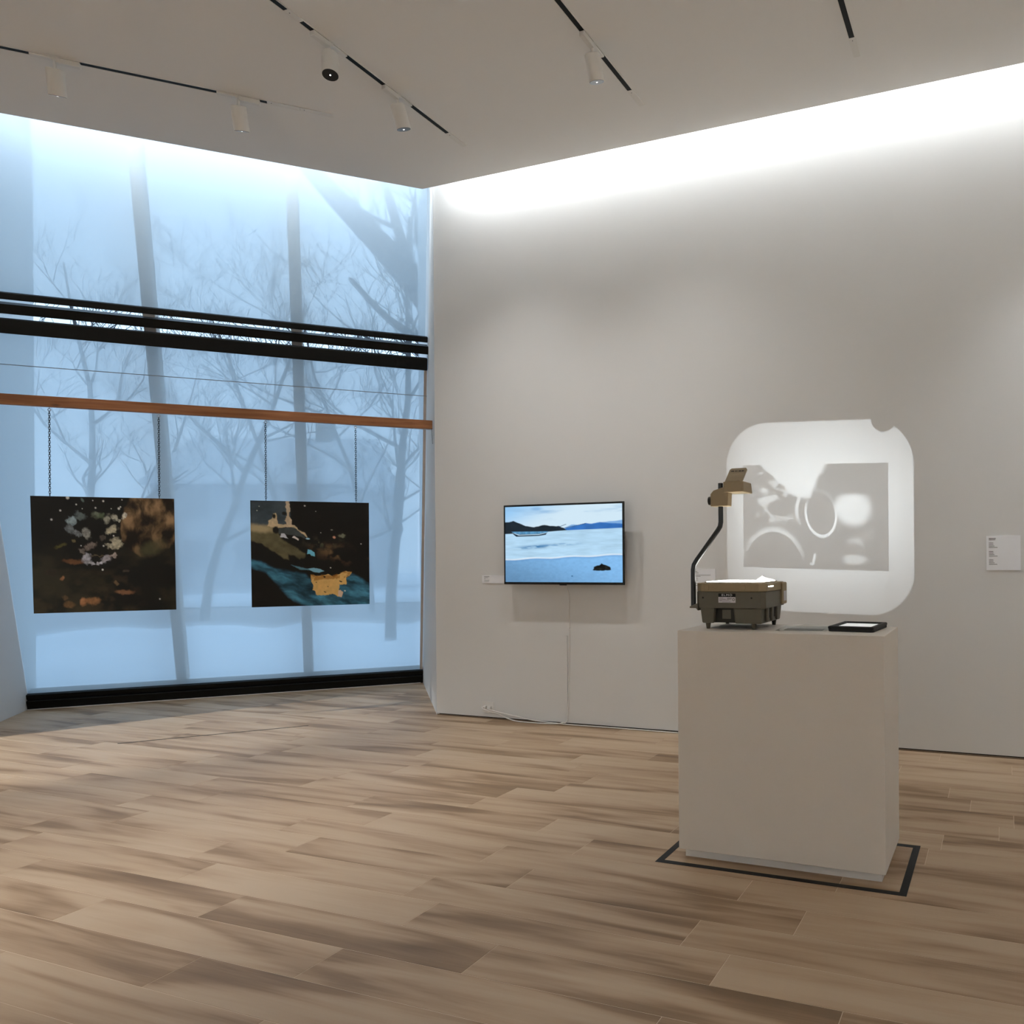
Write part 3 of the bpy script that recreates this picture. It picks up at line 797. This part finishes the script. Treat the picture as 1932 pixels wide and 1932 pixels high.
# ------------------------------------------------------------------ television
tv = empty('television', (-3.188, 5.165, 1.104), label='wall-mounted television showing a blue beach scene with a boat', cat='television')
TW, TH = 1.068, .627
b = MB(); b.b2((-TW/2, 0, 0), (TW/2, .011, TH)); b.build('bezel', M['blackpaint'], tv, bevel=.004, seg=2)
b = MB(); b.b2((-TW/2+.06, .010, .06), (TW/2-.06, .058, TH-.10)); b.build('back_housing', M['blackpaint'], tv, bevel=.01, seg=2)
b = MB(); b.b2((-.21, .057, .17), (.21, .108, .23)); b.b2((-.21, .057, .40), (.21, .108, .46)); b.b2((-.23, .108, .12), (-.19, .1195, .50)); b.b2((.19, .108, .12), (.23, .1195, .50)); b.build('wall_mount', M['black'], tv)
b = MB(); b.prism([(-.03, .004), (.03, .004), (.026, .024), (-.026, .024)], -.006, .002); b.build('sensor_bump', M['blackpaint'], tv, bevel=.001, seg=1)
print_mesh('screen', tp, attr_mat('screen_glow', .60), tv, (-TW/2+.016, -.0008, TH-.015), (TW-.032, 0, 0), (0, 0, -(TH-.034)))

# cords and the outlet
out = empty('wall_outlet', (-3.968, WY, .05), label='white double wall outlet low on the right wall with plugs', cat='outlet')
b = MB(); b.b2((-.055, -.006, 0), (.055, -.0003, .088)); b.build('cover_plate', M['white'], out, bevel=.002, seg=2)
for px in (-.022, .024):
    b = MB(); b.b2((px-.014, -.03, .030), (px+.014, -.006, .056)); b.build('plug', M['white'], out, bevel=.004, seg=2)
def smooth_path(P, n=8):
    P = [Vector(p) for p in P]; out_ = []
    for i in range(len(P)-1):
        p0, p1_, p2_, p3 = P[max(i-1, 0)], P[i], P[i+1], P[min(i+2, len(P)-1)]
        for k in range(n):
            t = k/n
            out_.append(.5*((2*p1_)+(-p0+p2_)*t+(2*p0-5*p1_+4*p2_-p3)*t*t+(-p0+3*p1_-3*p2_+p3)*t**3))
    out_.append(P[-1]); return out_
b = MB(); b.tube(smooth_path([(-3.195, 5.20, 1.15), (-3.194, 5.265, 1.02), (-3.200, 5.278, .86), (-3.197, 5.280, .74), (-3.205, 5.280, .4), (-3.222, 5.280, .06), (-3.26, 5.262, .016), (-3.35, 5.245, .0055), (-3.6, 5.235, .0055), (-3.72, 5.243, .014), (-3.86, 5.245, .055), (-3.965, 5.225, .085), (-3.992, 5.235, .10), (-3.99, 5.252, .095)], 8), .0045, 8)
o = b.build('power_cord', M['white'], smooth=True); tag(o, 'white power cord dropping from the television down the wall to the outlet', 'cord', 'white power cords')
b = MB(); b.b2((-3.2345, 5.2745, .03), (-3.2185, 5.284, .70)); o = b.build('cord_cover', M['paint'], bevel=.002, seg=1); tag(o, 'narrow white cord cover running down the wall below the television', 'cord cover')
b = MB(); b.tube(smooth_path([(-3.944, 5.254, .093), (-3.935, 5.232, .09), (-3.85, 5.238, .07), (-3.7, 5.250, .045), (-3.5, 5.258, .018), (-3.2, 5.262, .0055), (-2.8, 5.266, .0055), (-2.2, 5.262, .0055), (-1.6, 5.25, .0055), (-1.2, 4.9, .0055), (-1.05, 4.2, .0055), (-1.0, 3.70, .0055), (-1.0, 3.535, .0055)], 8), .0045, 8)
o = b.build('power_cord', M['white'], smooth=True); tag(o, 'white power cord lying along the foot of the wall towards the pedestal', 'cord', 'white power cords')

# wall labels
def card(label, x0, x1, z0, z1, lines, curl=0):
    o = empty('wall_label', (x0, WY, z0), label=label, cat='label', group='white cards on the right wall')
    w_, h_ = x1-x0, z1-z0
    b = MB(); pts = [(0, -.006, 0), (w_, -.006-curl, 0), (w_, -.005, h_), (0, -.005, h_)]
    b.extrude(pts, (0, .0048, 0)); b.build('card', M['card'], o)
    b = MB()
    for lx, lz, ll, t, m_ in lines:
        b.b2((lx, -.0068-curl*lx/w_, lz-t/2), (lx+ll, -.0061-curl*lx/w_, lz+t/2))
    b.build('print', M['ink'], o)
    return o
card('small white card on the wall beside the television', -4.018, -3.80, 1.108, 1.172, [(.022, .055, .05, .003, 0), (.022, .045, .036, .0022, 0), (.022, .036, .012, .0022, 0), (.022, .025, .05, .0022, 0), (.022, .015, .046, .0022, 0)])
W2, H2 = .208, .222
L2 = [(.016, .205, .042, .0045, 0), (.016, .196, .04, .0032, 0)]
for k, zz in enumerate((.176, .121, .067)):
    for j, ll in enumerate((.027, .028, .034, .053)): L2.append((.016, zz-j*.0098, ll, .003, 0))
card('square white text card on the wall near the right edge of the view', -.098, .110, 1.209, 1.431, L2, .004)
L3 = [(.03, .132, .02, .003, 0), (.03, .122, .03, .0022, 0), (.03, .106, .125, .0022, 0), (.03, .097, .045, .0022, 0), (.03, .083, .025, .0022, 0), (.03, .070, .025, .0022, 0), (.03, .042, .13, .0022, 0), (.03, .030, .12, .0022, 0)]
card('white text card on the wall behind the projector arm', -2.165, -1.975, 1.07, 1.222, L3)

# ------------------------------------------------------------------ pedestal, tape
ped = empty('pedestal', (-.886, 3.295, 0), label='tall off-white display pedestal carrying the overhead projector', cat='pedestal')
PT = .987
b = MB(); b.b2((-.444, -.213, .04), (.444, .213, PT)); b.build('body', M['plinth'], ped, bevel=.002, seg=1)
b = MB(); b.b2((-.425, -.182, 0), (.425, .182, .04)); b.build('toe_kick', M['white'], ped)
tpe = empty('floor_tape', (-.882, 3.28, 0), label='black tape rectangle marked on the floor around the pedestal', cat='tape')
x0, x1, y0, y1, tw = -.528, .528, -.272, .274, .030
for a_, c_ in (((x0, y0), (x1, y0+tw)), ((x0, y1-tw), (x1, y1)), ((x0, y0+tw), (x0+tw, y1-tw)), ((x1-tw, y0+tw), (x1, y1-tw))):
    b = MB(); b.b2((*a_, .0002), (*c_, .0012)); b.build('strip', M['tape'], tpe)

# ------------------------------------------------------------------ overhead projector
OX, OY = -1.12, 3.335
oh = empty('overhead_projector', (OX, OY, PT), label='beige and grey-green overhead projector with a bent black arm', cat='projector')
def cham(w, d, c): return [(-w+c, -d), (w-c, -d), (w, -d+c), (w, d-c), (w-c, d), (-w+c, d), (-w, d-c), (-w, -d+c)]
# lower body
hw, hd = .160, .162
b = MB(); b.prism(cham(hw, hd, .016), .093, .166); b.build('upper_body', M['olive'], oh, bevel=.003, seg=2)
b = MB()
b.prism(cham(.128, .13, .01), .028, .10); b.build('cavity_body', M['darkhole'], oh)
for x_0, x_1 in ((-.142, -.074), (.012, .146)):
    b = MB()
    vs = b.box(((x_0+x_1)/2, 0, .0605), (x_1-x_0, 2*hd-.012, .069))
    for v in vs:
        if v.co.z < .05: v.co.x += (.006 if v.co.x < (x_0+x_1)/2 else -.006); v.co.y *= .95
    b.build('side_body', M['olive'], oh, bevel=.006, seg=2)
# fins on the right flank
for yy in (-.10, -.03, .05):
    b = MB(); b.box((.152, yy, .075), (.012, .022, .085)); b.build('fin', M['olive'], oh, bevel=.003, seg=1)
for yy in (-.065, .01):
    b = MB(); b.box((.1475, yy, .078), (.006, .034, .06)); b.build('recess', M['darkhole'], oh)
b = MB(); b.b2((.155, .085, .10), (.172, .155, .20)); b.build('handle_block', M['beige'], oh, bevel=.004, seg=1)
b = MB(); b.b2((.1722, .10, .115), (.1735, .14, .160)); b.build('switch_plate', M['sticker'], oh)
b = MB(); b.b2((-.046, -.1315, .045), (-.006, -.1285, .085)); b.build('socket_plate', M['olive'], oh)
for sx in (-.125, .10):
    b = MB(); b.tube([(sx, -hd-.0015, .139), (sx, -hd+.004, .139)], .0042, 12); b.build('screw', M['darkhole'], oh)
for fx, fy in ((-.115, -.125), (.098, -.125), (-.115, .13), (.115, .13)):
    b = MB(); b.tube([(fx, fy, .0), (fx, fy, .031)], [.008, .013], 14); b.build('foot', M['darkhole'] if fy > 0 else M['olive'], oh)
# beige top
b = MB(); b.prism(cham(hw+.003, hd+.003, .03), .166, .203)
b.build('top_housing', M['beige'], oh, bevel=.004, seg=2)
for gx in (-.105, .065):
    b = MB(); b.box((gx, -hd-.0035, .186), (.02, .004, .028)); b.build('grip_rib', M['beige'], oh, bevel=.0015, seg=1)
b = MB(); b.prism(cham(.138, .138, .03), .203, .2065); b.build('stage_frame', M['beige'], oh)
b = MB(); b.prism(cham(.130, .130, .025), .2066, .2085); b.build('stage_glass', M['stage'], oh)
for k in range(6):
    b = MB(); yy = -.118+k*.0135
    b.b2((hw+.0028, yy, .186), (hw+.0040, yy+.009, .190)); b.build('vent_slot', M['stage'], oh)
# stickers
b = MB(); b.b2((-.052, -hd-.0012, .143), (.027, -hd-.0002, .158)); st = b.build('maker_plate', M['inkblack'], oh)
b = MB(); b.b2((-.052, -hd-.0012, .118), (.027, -hd-.0002, .1428)); st2 = b.build('rating_sticker', M['sticker'], oh)
def lettering(body, size, loc, parent, m, name='lettering', stretch=1.0):
    cu = bpy.data.curves.new(name, 'FONT'); cu.body = body; cu.size = size; cu.align_x = 'CENTER'; cu.align_y = 'CENTER'; cu.extrude = .0002; cu.space_character = 1.25
    t = bpy.data.objects.new(name+'_tmp', cu); C.objects.link(t)
    dg = bpy.context.evaluated_depsgraph_get()
    me = bpy.data.meshes.new_from_object(t.evaluated_get(dg)); bpy.data.objects.remove(t)
    me.transform(Matrix.Rotation(R(90), 4, 'X') @ Matrix.Diagonal((stretch, 1, 1, 1)))
    me.name = name
    if not me.materials: me.materials.append(m)
    else: me.materials[0] = m
    return link(name, me, None, parent, loc)
lettering('ELMO', .0125, (-.0125, -hd-.0016, .1508), st, M['card'], stretch=1.35)
b = MB()
for lx, lz, ll in ((-.048, .1385, .018), (-.012, .1385, .022), (-.012, .1355, .022), (-.048, .1335, .03), (-.012, .1325, .018), (-.048, .129, .045), (-.048, .1255, .012), (-.034, .121, .038)):
    b.b2((lx, -hd-.0015, lz-.0007), (lx+ll, -hd-.0013, lz+.0007))
b.build('fine_print', M['ink'], st2)
b = MB(); b.torus((.018, -hd-.0014, .132), .005, .0009, (1, 0, 0), (0, 0, 1), S=12, s=4); b.build('mark', M['inkblack'], st2)
# post holder and bent arm
b = MB(); b.extrude([(-.160, -.162, .092), (-.190, -.162, .092), (-.190, -.162, .099), (-.160, -.162, .112), (-.150, -.162, .112), (-.150, -.162, .080)], (0, .04, 0)); b.build('post_holder', M['olive'], oh, bevel=.002, seg=1)
px_, py_ = -.1775, -.145
pts = [(px_, py_, .099), (px_, py_, .20), (px_, py_, .262), (px_+.003, py_+.002, .283), (px_+.014, py_+.009, .305), (px_+.095, py_+.062, .437), (px_+.104, py_+.068, .455), (px_+.107, py_+.070, .475), (px_+.107, py_+.070, .56), (px_+.107, py_+.070, .650)]
b = MB(); b.tube(pts, .0112, 16); b.build('arm', M['blackpaint'], oh, smooth=True)
ax, ay = px_+.107, py_+.070
# head carriage, focus knob, lens head and mirror flap
b = MB(); b.extrude([(ax-.040, ay-.026, .545), (ax+.042, ay-.026, .545), (ax+.046, ay-.026, .630), (ax+.030, ay-.026, .632), (ax-.026, ay-.026, .616), (ax-.040, ay-.026, .600)], (0, .055, 0)); b.build('carriage', M['beige'], oh, bevel=.003, seg=2)
b = MB(); b.tube([(ax-.039, ay, .572), (ax-.056, ay, .572)], [.021, .019], 20); b.build('focus_knob', M['blackpaint'], oh, bevel=0, smooth=True)
hx0, hx1 = ax+.022, ax+.122
b = MB(); P_ = [(hx0, ay-.03, .605), (hx1-.004, ay-.03, .605), (hx1-.004, ay-.03, .653), (hx0, ay-.03, .653)]
b.extrude(P_, (0, .115, 0))
for v in b.bm.verts:
    if v.co.z < .63 and v.co.y > ay+.02 and v.co.x > ax+.08: v.co.x += .006
b.build('lens_head', M['beige'], oh, bevel=.004, seg=2)
b = MB(); b.tube([((hx0+hx1)/2+.005, ay+.03, .606), ((hx0+hx1)/2+.005, ay+.03, .601)], .036, 24); b.build('lens', M['pane'], oh)
fx0, fx1 = hx0+.006, hx1-.012
b = MB(); A0 = Vector((fx0, ay-.022, .653)); A1 = Vector((fx1, ay-.022, .653)); up = Vector((0, .078, .068))
b.extrude([A0, A1, A1+up*.9, A1+up+Vector((-.007, 0, 0)), A0+up+Vector((.007, 0, 0)), A0+up*.9], Vector((0, .004, -.0045))); flap = b.build('mirror_flap', M['beige'], oh)
b = MB(); nrm = Vector((0, -.068, .078)).normalized()*.0006
for i, (u0, u1) in enumerate(((.12, .30), (.36, .44), (.47, .50), (.56, .70), (.74, .86))):
    q0 = A0.lerp(A1, u0)+up*.74+nrm; q1 = A0.lerp(A1, u1)+up*.74+nrm
    b.quad(q0, q1, q1+up*.06, q0+up*.06)
b.build('print', M['inkblack'], flap)
b = MB(); b.quad(A0+Vector((.004, .006, -.006)), A1+Vector((-.004, .006, -.006)), A1+up+Vector((-.010, .002, -.009)), A0+up+Vector((.010, .002, -.009))); b.build('mirror', M['steel'], oh)
b = MB(); b.tube([(fx0+.01, ay-.023, .654), (fx1-.01, ay-.023, .654)], .003, 8); b.build('hinge', M['beige'], oh)
# slip of clear film on the stage
b = MB(); b.tube([(.055, .07, .2105), (.075, .08, .223), (.10, .085, .214), (.13, .09, .211)], [.004, .009, .007, .002], 8); o = b.build('film_scrap', M['white'])
o.location = (OX, OY, PT); tag(o, 'small crumpled white scrap lying on the lit projector stage', 'scrap')

# ------------------------------------------------------------------ the projected picture: a lamp behind the mirror with a slide pattern
class X_:
    nt = None
    def __init__(s, sock): s.s = sock
    @staticmethod
    def op(o, *a):
        n = X_.nt.nodes.new('ShaderNodeMath'); n.operation = o
        for i, v in enumerate(a):
            if isinstance(v, X_): X_.nt.links.new(v.s, n.inputs[i])
            else: n.inputs[i].default_value = v
        return X_(n.outputs[0])
    def __add__(s, o): return X_.op('ADD', s, o)
    def __radd__(s, o): return X_.op('ADD', o, s)
    def __sub__(s, o): return X_.op('SUBTRACT', s, o)
    def __rsub__(s, o): return X_.op('SUBTRACT', o, s)
    def __mul__(s, o): return X_.op('MULTIPLY', s, o)
    def __rmul__(s, o): return X_.op('MULTIPLY', o, s)
    def __truediv__(s, o): return X_.op('DIVIDE', s, o)
def xmax(a, b_): return X_.op('MAXIMUM', a, b_)
def xmin(a, b_): return X_.op('MINIMUM', a, b_)
def xabs(a): return X_.op('ABSOLUTE', a)
def xlen(a, b_): return X_.op('SQRT', a*a+b_*b_)
def xss(a, lo_, hi):
    n = X_.nt.nodes.new('ShaderNodeMapRange'); n.interpolation_type = 'SMOOTHSTEP'
    X_.nt.links.new(a.s, n.inputs[0])
    if lo_ < hi: n.inputs[1].default_value, n.inputs[2].default_value, n.inputs[3].default_value, n.inputs[4].default_value = lo_, hi, 0, 1
    else: n.inputs[1].default_value, n.inputs[2].default_value, n.inputs[3].default_value, n.inputs[4].default_value = hi, lo_, 1, 0
    return X_(n.outputs[0])
def xnoise(u, v, sc, det=3, dist=0):
    c = X_.nt.nodes.new('ShaderNodeCombineXYZ'); X_.nt.links.new(u.s, c.inputs[0]); X_.nt.links.new(v.s, c.inputs[1])
    n = X_.nt.nodes.new('ShaderNodeTexNoise'); n.inputs['Scale'].default_value = sc; n.inputs['Detail'].default_value = det; n.inputs['Distortion'].default_value = dist
    X_.nt.links.new(c.outputs[0], n.inputs['Vector']); return X_(n.outputs['Fac'])
pd = bpy.data.lights.new('projection_lamp', 'SPOT')
PJ = Vector((OX+(hx0+hx1)/2, OY+ay+.095, PT+.685))
pl = bpy.data.objects.new('projection_lamp', pd); C.objects.link(pl); pl.parent = oh; pl.location = PJ-Vector(oh.location)
pl.rotation_euler = (R(90), 0, 0)
pd.spot_size = R(75); pd.spot_blend = .0; pd.shadow_soft_size = .002; pd.energy = 80; pd.color = (.88, .96, 1.0)
pd.use_nodes = True
nt = pd.node_tree; X_.nt = nt
em = nt.nodes['Emission']
tc = nt.nodes.new('ShaderNodeTexCoord'); sp = nt.nodes.new('ShaderNodeSeparateXYZ'); nt.links.new(tc.outputs['Normal'], sp.inputs[0])
nx, ny, nz = X_(sp.outputs[0]), X_(sp.outputs[1]), X_(sp.outputs[2])
DT = WY-PJ.y
iz = xabs(nz); SX = 1.0
wx = (nx/iz)*(SX*DT)+PJ.x
wz = (ny/iz)*(SX*DT)+PJ.z
wz = wz+(wx+1.2)*.03
# lit frame with rounded corners and the bite of a clip
qx = xabs(wx+1.219)-(.664-.30); qz = xabs(wz-1.583)-(.668-.30)
sd = xlen(xmax(qx, 0.0), xmax(qz, 0.0))-.30
frame = xss(sd, .006, -.006)*xss(xlen(wx+.752, wz-2.245), .078, .088)
left_soft = xss(wx, -1.90, -1.72)*.35+.65
vig = xss(xlen((wx+1.18)*.8, wz-1.70), .95, .10)*.68+.34
pu = (wx+1.757)/1.035; pv = (1.952-wz)/.735
inside = xss(xabs(pu-.5), .503, .496)*xss(xabs(pv-.5), .504, .496)
n1 = xnoise(pu, pv, 9.0, 5, .6); n2 = xnoise(pu, pv, 3.5, 3, .2); n3 = xnoise(pu+7.0, pv*4.0, 14.0, 4, 0)
white = xss(pu-.11-.80*pv+(n1-.5)*.12, -.01, .03)*xss(.585-.28*pv-pu+(n1-.5)*.08, -.01, .03)*xss(pv+(n1-.5)*.15, .36, .27)
ex = (pu-.55-.05*(pv-.47))/.098; ez = (pv-.47)/.205; er = xlen(ex, ez)
lens_dark = xss(er, 1.0, .93)
ring = xss(er, .95, 1.0)*xss(er, 1.18, 1.08)*(xss(pv, .30, .50)*.8+.2)
leftrim = xss(xlen((pu-.49)/.11, (pv-.44)/.2), .8, .95)*xss(xlen((pu-.49)/.11, (pv-.44)/.2), 1.15, 1.02)*xss(pu, .50, .44)*xss(pv, .62, .45)*.8
blob = xss(xlen((pu-.765+(n2-.5)*.1)/.14, (pv-.42+(n2-.5)*.1)/.19), 1.1, .55)*xss(pv, .26, .31)*.95
cr_ = xlen((pu-.215)/.205, (pv-.99)/.345)
arc = xss(cr_, .97, 1.01)*xss(cr_, 1.22, 1.03)*xss(pv, .98, .70)*(1.0-pu*.5)*.85
disc = xss(cr_, 1.0, .97)
low = xss(xlen((pu-.775)/.10, (pv-.90)/.055), 1.15, .4)*.75
jm = xss(xabs(pu-.502+(pv-.9)*.12), .010, .006)*xss(xabs(pv-.90), .05, .044)
jm = xmax(jm, xss(xlen(pu-.488, (pv-.945)*.75), .018, .013)*xss(pv, .93, .945))
foliage = xss(n1, .48, .62)*xss(pu, .40, .28)*xss(pv, .66, .5)*xss(pu, .03, .12)*.75
tex = xss(n1, .50, .75)*xss(pu, .66, .78)*xss(pv, .60, .7)*xss(pv, .82, .75)*.5
grain = xss(n3, .55, .8)*xss(xabs(pu-.5), .40, .5)*.35
lum = xmax(xmax(xmax(white, ring), xmax(leftrim, blob)), xmax(xmax(low, jm), xmax(foliage, tex)))
lum = xmax(lum*(1.0-lens_dark*.92)*(1.0-disc*.85), xmax(arc, grain))
lum = lum+(n2-.5)*.06
pic = .25+lum*.75
streak = 1.0-xss(xabs(wx+.722), .012, .004)*xss(wz, 1.21, 1.15)*.14
pat = frame*vig*left_soft*streak*(1.0-inside+inside*pic)
# even light on a flat wall: undo the falloff towards the corners a little
em_s = pat
nt.links.new(em_s.s, em.inputs['Strength'])

# ------------------------------------------------------------------ film sheets and tablet on the pedestal
def sheet(label, x, y, w_, d_, rz, z, dark):
    o = empty('transparency_sheet', (x, y, PT+z), label=label, cat='film sheet', group='transparency sheets on the pedestal')
    o.rotation_euler = (0, 0, R(rz))
    b = MB(); n_ = 6
    top = [[b.bm.verts.new((-w_/2+w_*i/n_, -d_/2+d_*j/n_, .0006+.006*max(0, abs(i-n_/2)/(n_/2)-.6)*(1 if j > 2 else .4))) for i in range(n_+1)] for j in range(n_+1)]
    for j in range(n_):
        for i in range(n_): b.bm.faces.new((top[j][i], top[j][i+1], top[j+1][i+1], top[j+1][i]))
    b.build('film', M['film'], o)
    if dark:
        b = MB(); b.b2((-w_*.36, -d_*.34, .0008), (w_*.40, d_*.05, .0014)); b.build('image_area', M['olive'], o)
    return o
sheet('clear film sheet with a dark image lying beside the projector', -.815, 3.30, .22, .24, 4, .0006, True)
sheet('clear film sheet lying half under the tablet edge', -.77, 3.36, .20, .22, -7, .003, False)
tab = empty('tablet', (-.590, 3.345, PT), label='tablet in a thick black case with a pale screen on the pedestal', cat='tablet')
tab.rotation_euler = (0, 0, R(-4))
def rrect(w_, d_, r_, n_=5):
    P = []
    for cx_, cy_, a0 in ((w_-r_, d_-r_, 0), (-w_+r_, d_-r_, 90), (-w_+r_, -d_+r_, 180), (w_-r_, -d_+r_, 270)):
        for k in range(n_+1):
            a = R(a0+90*k/n_); P.append((cx_+r_*math.cos(a), cy_+r_*math.sin(a)))
    return P
b = MB(); b.prism(rrect(.098, .135, .016), .0, .013); b.build('case_back', M['tape'], tab, bevel=.003, seg=2)
b = MB()
for c_, s_ in (((0, .124, .016), (.196, .022, .014)), ((0, -.124, .016), (.196, .022, .014)), ((.088, 0, .016), (.020, .25, .014)), ((-.088, 0, .016), (.020, .25, .014))): b.box(c_, s_)
b.build('case_frame', M['tape'], tab, bevel=.005, seg=2)
b = MB(); b.prism(rrect(.078, .113, .004), .0125, .0155); b.build('screen', emat('pale_screen', (.75, .77, .76), .38), tab)

# ------------------------------------------------------------------ outdoors
GZ = -.25
b = MB(); b.prism([WP(-40, .45, 0), WP(30, .45, 0), WP(30, 9.6, 0), WP(-40, 11.0, 0)], GZ-.3, GZ); struct(b.build('ground_snow', M['snow']))
b = MB(); b.prism([WP(-40, 11.0, 0), WP(30, 9.6, 0), WP(30, 22.5, 0), WP(-40, 24.5, 0)], GZ-.3, GZ-.05); struct(b.build('ground_road', M['road']))
b = MB(); b.prism([WP(-60, 24.8, 0), WP(50, 21.5, 0), WP(90, 95, 0), WP(-110, 95, 0)], GZ-.3, GZ+.02); struct(b.build('ground_far_snow', M['snow']))
def ridge(name, label, pts, w_, h_, seed):
    rnd = random.Random(seed); b = MB(); rows = []
    n_ = 40
    for i in range(n_+1):
        t = i/n_; c = Vector(pts[0]).lerp(Vector(pts[1]), t); d = (Vector(pts[1])-Vector(pts[0])).normalized(); s = Vector((-d.y, d.x, 0))
        hh = h_*(.55+.6*rnd.random())*min(1, 6*t+.2, 6*(1-t)+.2)
        rows.append([b.bm.verts.new(c+s*w_*k+Vector((0, 0, hh*(1-k*k)))) for k in (-1, -.5, 0, .5, 1)])
    for r0, r1 in zip(rows, rows[1:]):
        for k in range(4): b.bm.faces.new((r0[k], r0[k+1], r1[k+1], r1[k]))
    o = b.build(name, M['snow'], smooth=True); tag(o, label, 'snow bank', 'snow banks outside the window'); return o
ridge('snow_bank', 'nearer snow bank outside, before the road', [WP(-16, 10.2, GZ-.02), WP(10, 8.9, GZ-.02)], 1.1, .30, 3)
ridge('snow_bank', 'farther low snow bank outside, across the road', [WP(-30, 25, GZ-.02), WP(22, 22.6, GZ-.02)], 1.0, .4, 5)
b = MB(); b.extrude([WP(-6.5, .42, GZ), WP(-3.35, .42, GZ), WP(-3.75, 1.2, GZ), WP(-6.5, 1.2, GZ)], (0, 0, 7.5)); struct(b.build('wall_outer_pier', M['brick']))

def tree(label, base, height, r0, seed, lean=(0, 0), nmain=7, levels=3, first=.25):
    rnd = random.Random(seed)
    o = empty('bare_tree', base, label=label, cat='tree', group='bare trees outside the window')
    tr = []; p = Vector((0, 0, -.05)); d = Vector((lean[0], lean[1], 1)).normalized()
    n_ = 9
    for i in range(n_+1):
        t = i/n_
        tr.append((p.copy(), r0*.7*(1-.82*t)))
        d = (d+Vector((rnd.uniform(-.12, .12), rnd.uniform(-.12, .12), 0))).normalized(); p = p+d*height/n_
    b = MB(); b.tube([q[0] for q in tr], [q[1] for q in tr], 8); b.build('trunk', M['bark'], o, smooth=True)
    def grow(b, p, d, ln, r, lev):
        P = [p.copy()]; rr = [r]; k = 4
        for i in range(k):
            d = (d+Vector((rnd.uniform(-.35, .35), rnd.uniform(-.35, .35), rnd.uniform(-.12, .30)))).normalized()
            p = p+d*ln/k; P.append(p.copy()); rr.append(max(.006, r*(1-.75*(i+1)/k)))
        b.tube(P, rr, 5 if lev > 1 else 4, cap=False)
        if lev > 0:
            for j in range(rnd.choice((3, 4, 4))):
                i = rnd.choice((1, 2, 2, 3, 4)); a = rnd.uniform(0, 6.28)
                dd = (d*.8+Vector((math.cos(a), math.sin(a), rnd.uniform(-.1, .7)))*.75).normalized()
                grow(b, P[i], dd, ln*rnd.uniform(.45, .75), rr[i]*.7, lev-1)
    for m_ in range(nmain):
        t = first+(1-first)*(m_+.5)/nmain
        i = min(n_-1, int(t*n_)); q, r_ = tr[i]
        a = m_*2.4+rnd.uniform(-.4, .4)
        b = MB(); grow(b, q, Vector((math.cos(a), math.sin(a), rnd.uniform(.35, 1.1))).normalized(), height*rnd.uniform(.28, .42)*(1.15-.5*t), r_*.62, levels)
        b.build('branch', M['bark'], o)
    return o
tree('bare tree outside near the right jamb with a straight trunk', (-11.2, 11.9, GZ), 8.5, .15, 11, (.02, 0), 8)
tree('bare tree outside seen between the two mullions', (-20.4, 14.9, GZ), 9.5, .17, 5, (0, .05), 8)
tree('bare tree outside seen through the left of the window', (-28.4, 16.3, GZ), 11, .2, 23, (.05, 0), 8)
tree('distant bare tree outside behind the right mullion', (-24.1, 21.1, GZ), 11, .18, 31, (0, 0), 8)
tree('spindly bare tree outside right of the right mullion', (-18.6, 19.0, GZ), 10, .14, 47, (-.05, 0), 8)
tree('bare tree outside beyond the road, left of the left mullion', (-44.5, 29.0, GZ), 13, .22, 53, (0, 0), 8)
# the big leaning tree: thick limb rising from the right jamb to the upper left
lt = tree('large leaning tree outside, its thick limb crossing the upper right of the window', (-6.95, 10.45, GZ), 9.2, .30, 61, (-.30, -.10), 6, 3, .4)
b = MB(); rndp = [Vector((-7.35, 10.3, 3.1)), Vector((-7.9, 9.95, 4.45)), Vector((-8.4, 9.72, 5.4)), Vector((-9.05, 9.5, 6.2)), Vector((-9.67, 9.27, 6.9)), Vector((-10.6, 9.0, 8.0))]
b.tube(smooth_path([p-Vector(lt.location) for p in rndp], 4), [.30-.18*i/20 for i in range(21)], 9); b.build('limb', M['bark'], lt, smooth=True)
b = MB(); b.tube(smooth_path([p-Vector(lt.location) for p in (Vector((-8.0, 9.95, 4.3)), Vector((-8.5, 9.9, 4.7)), Vector((-9.3, 9.9, 5.2)), Vector((-10.2, 10.0, 6.0)))], 4), [.10-.06*i/12 for i in range(13)], 7); b.build('limb', M['bark'], lt, smooth=True)

def house(label, c, w_, d_, eave, ridge_z, rz):
    o = empty('house', c, label=label, cat='house', group='houses across the road'); o.rotation_euler = (0, 0, rz)
    b = MB(); b.extrude([(-w_/2, -d_/2, 0), (w_/2, -d_/2, 0), (w_/2, d_/2, 0), (-w_/2, d_/2, 0)], (0, 0, eave)); b.build('wall', M['housewall'], o)
    b = MB(); e = .4
    b.extrude([(-w_/2-e, -d_/2-e, eave), (-w_/2-e, d_/2+e, eave), (-w_/2-e, 0, ridge_z)], (w_+2*e, 0, 0)); r_ = b.build('roof', M['houseroof'], o)
    b = MB(); b.b2((w_*.2, -.4, eave+.5), (w_*.2+.7, .4, ridge_z+.9)); b.build('chimney', M['brick'], r_)
    for xx in (-.32, -.05, .25):
        for zz in (1.2, 3.6):
            if zz+1.2 > eave: continue
            b = MB(); b.b2((w_*xx, -d_/2-.05, zz), (w_*xx+1.0, -d_/2+.02, zz+1.3)); b.build('window', M['pane_dark'], o)
    return o
house('pitched-roof house across the road, faint between the mullions', (-35.4, 30.3, GZ), 8.5, 8, 5.2, 8.0, R(25))
house('smaller house across the road, faint near the right jamb', (-28.6, 41.0, GZ), 8, 8, 3.6, 6.0, R(25))

for m_ in bpy.data.materials:
    try: m_.cycles.emission_sampling = 'NONE'
    except Exception: pass
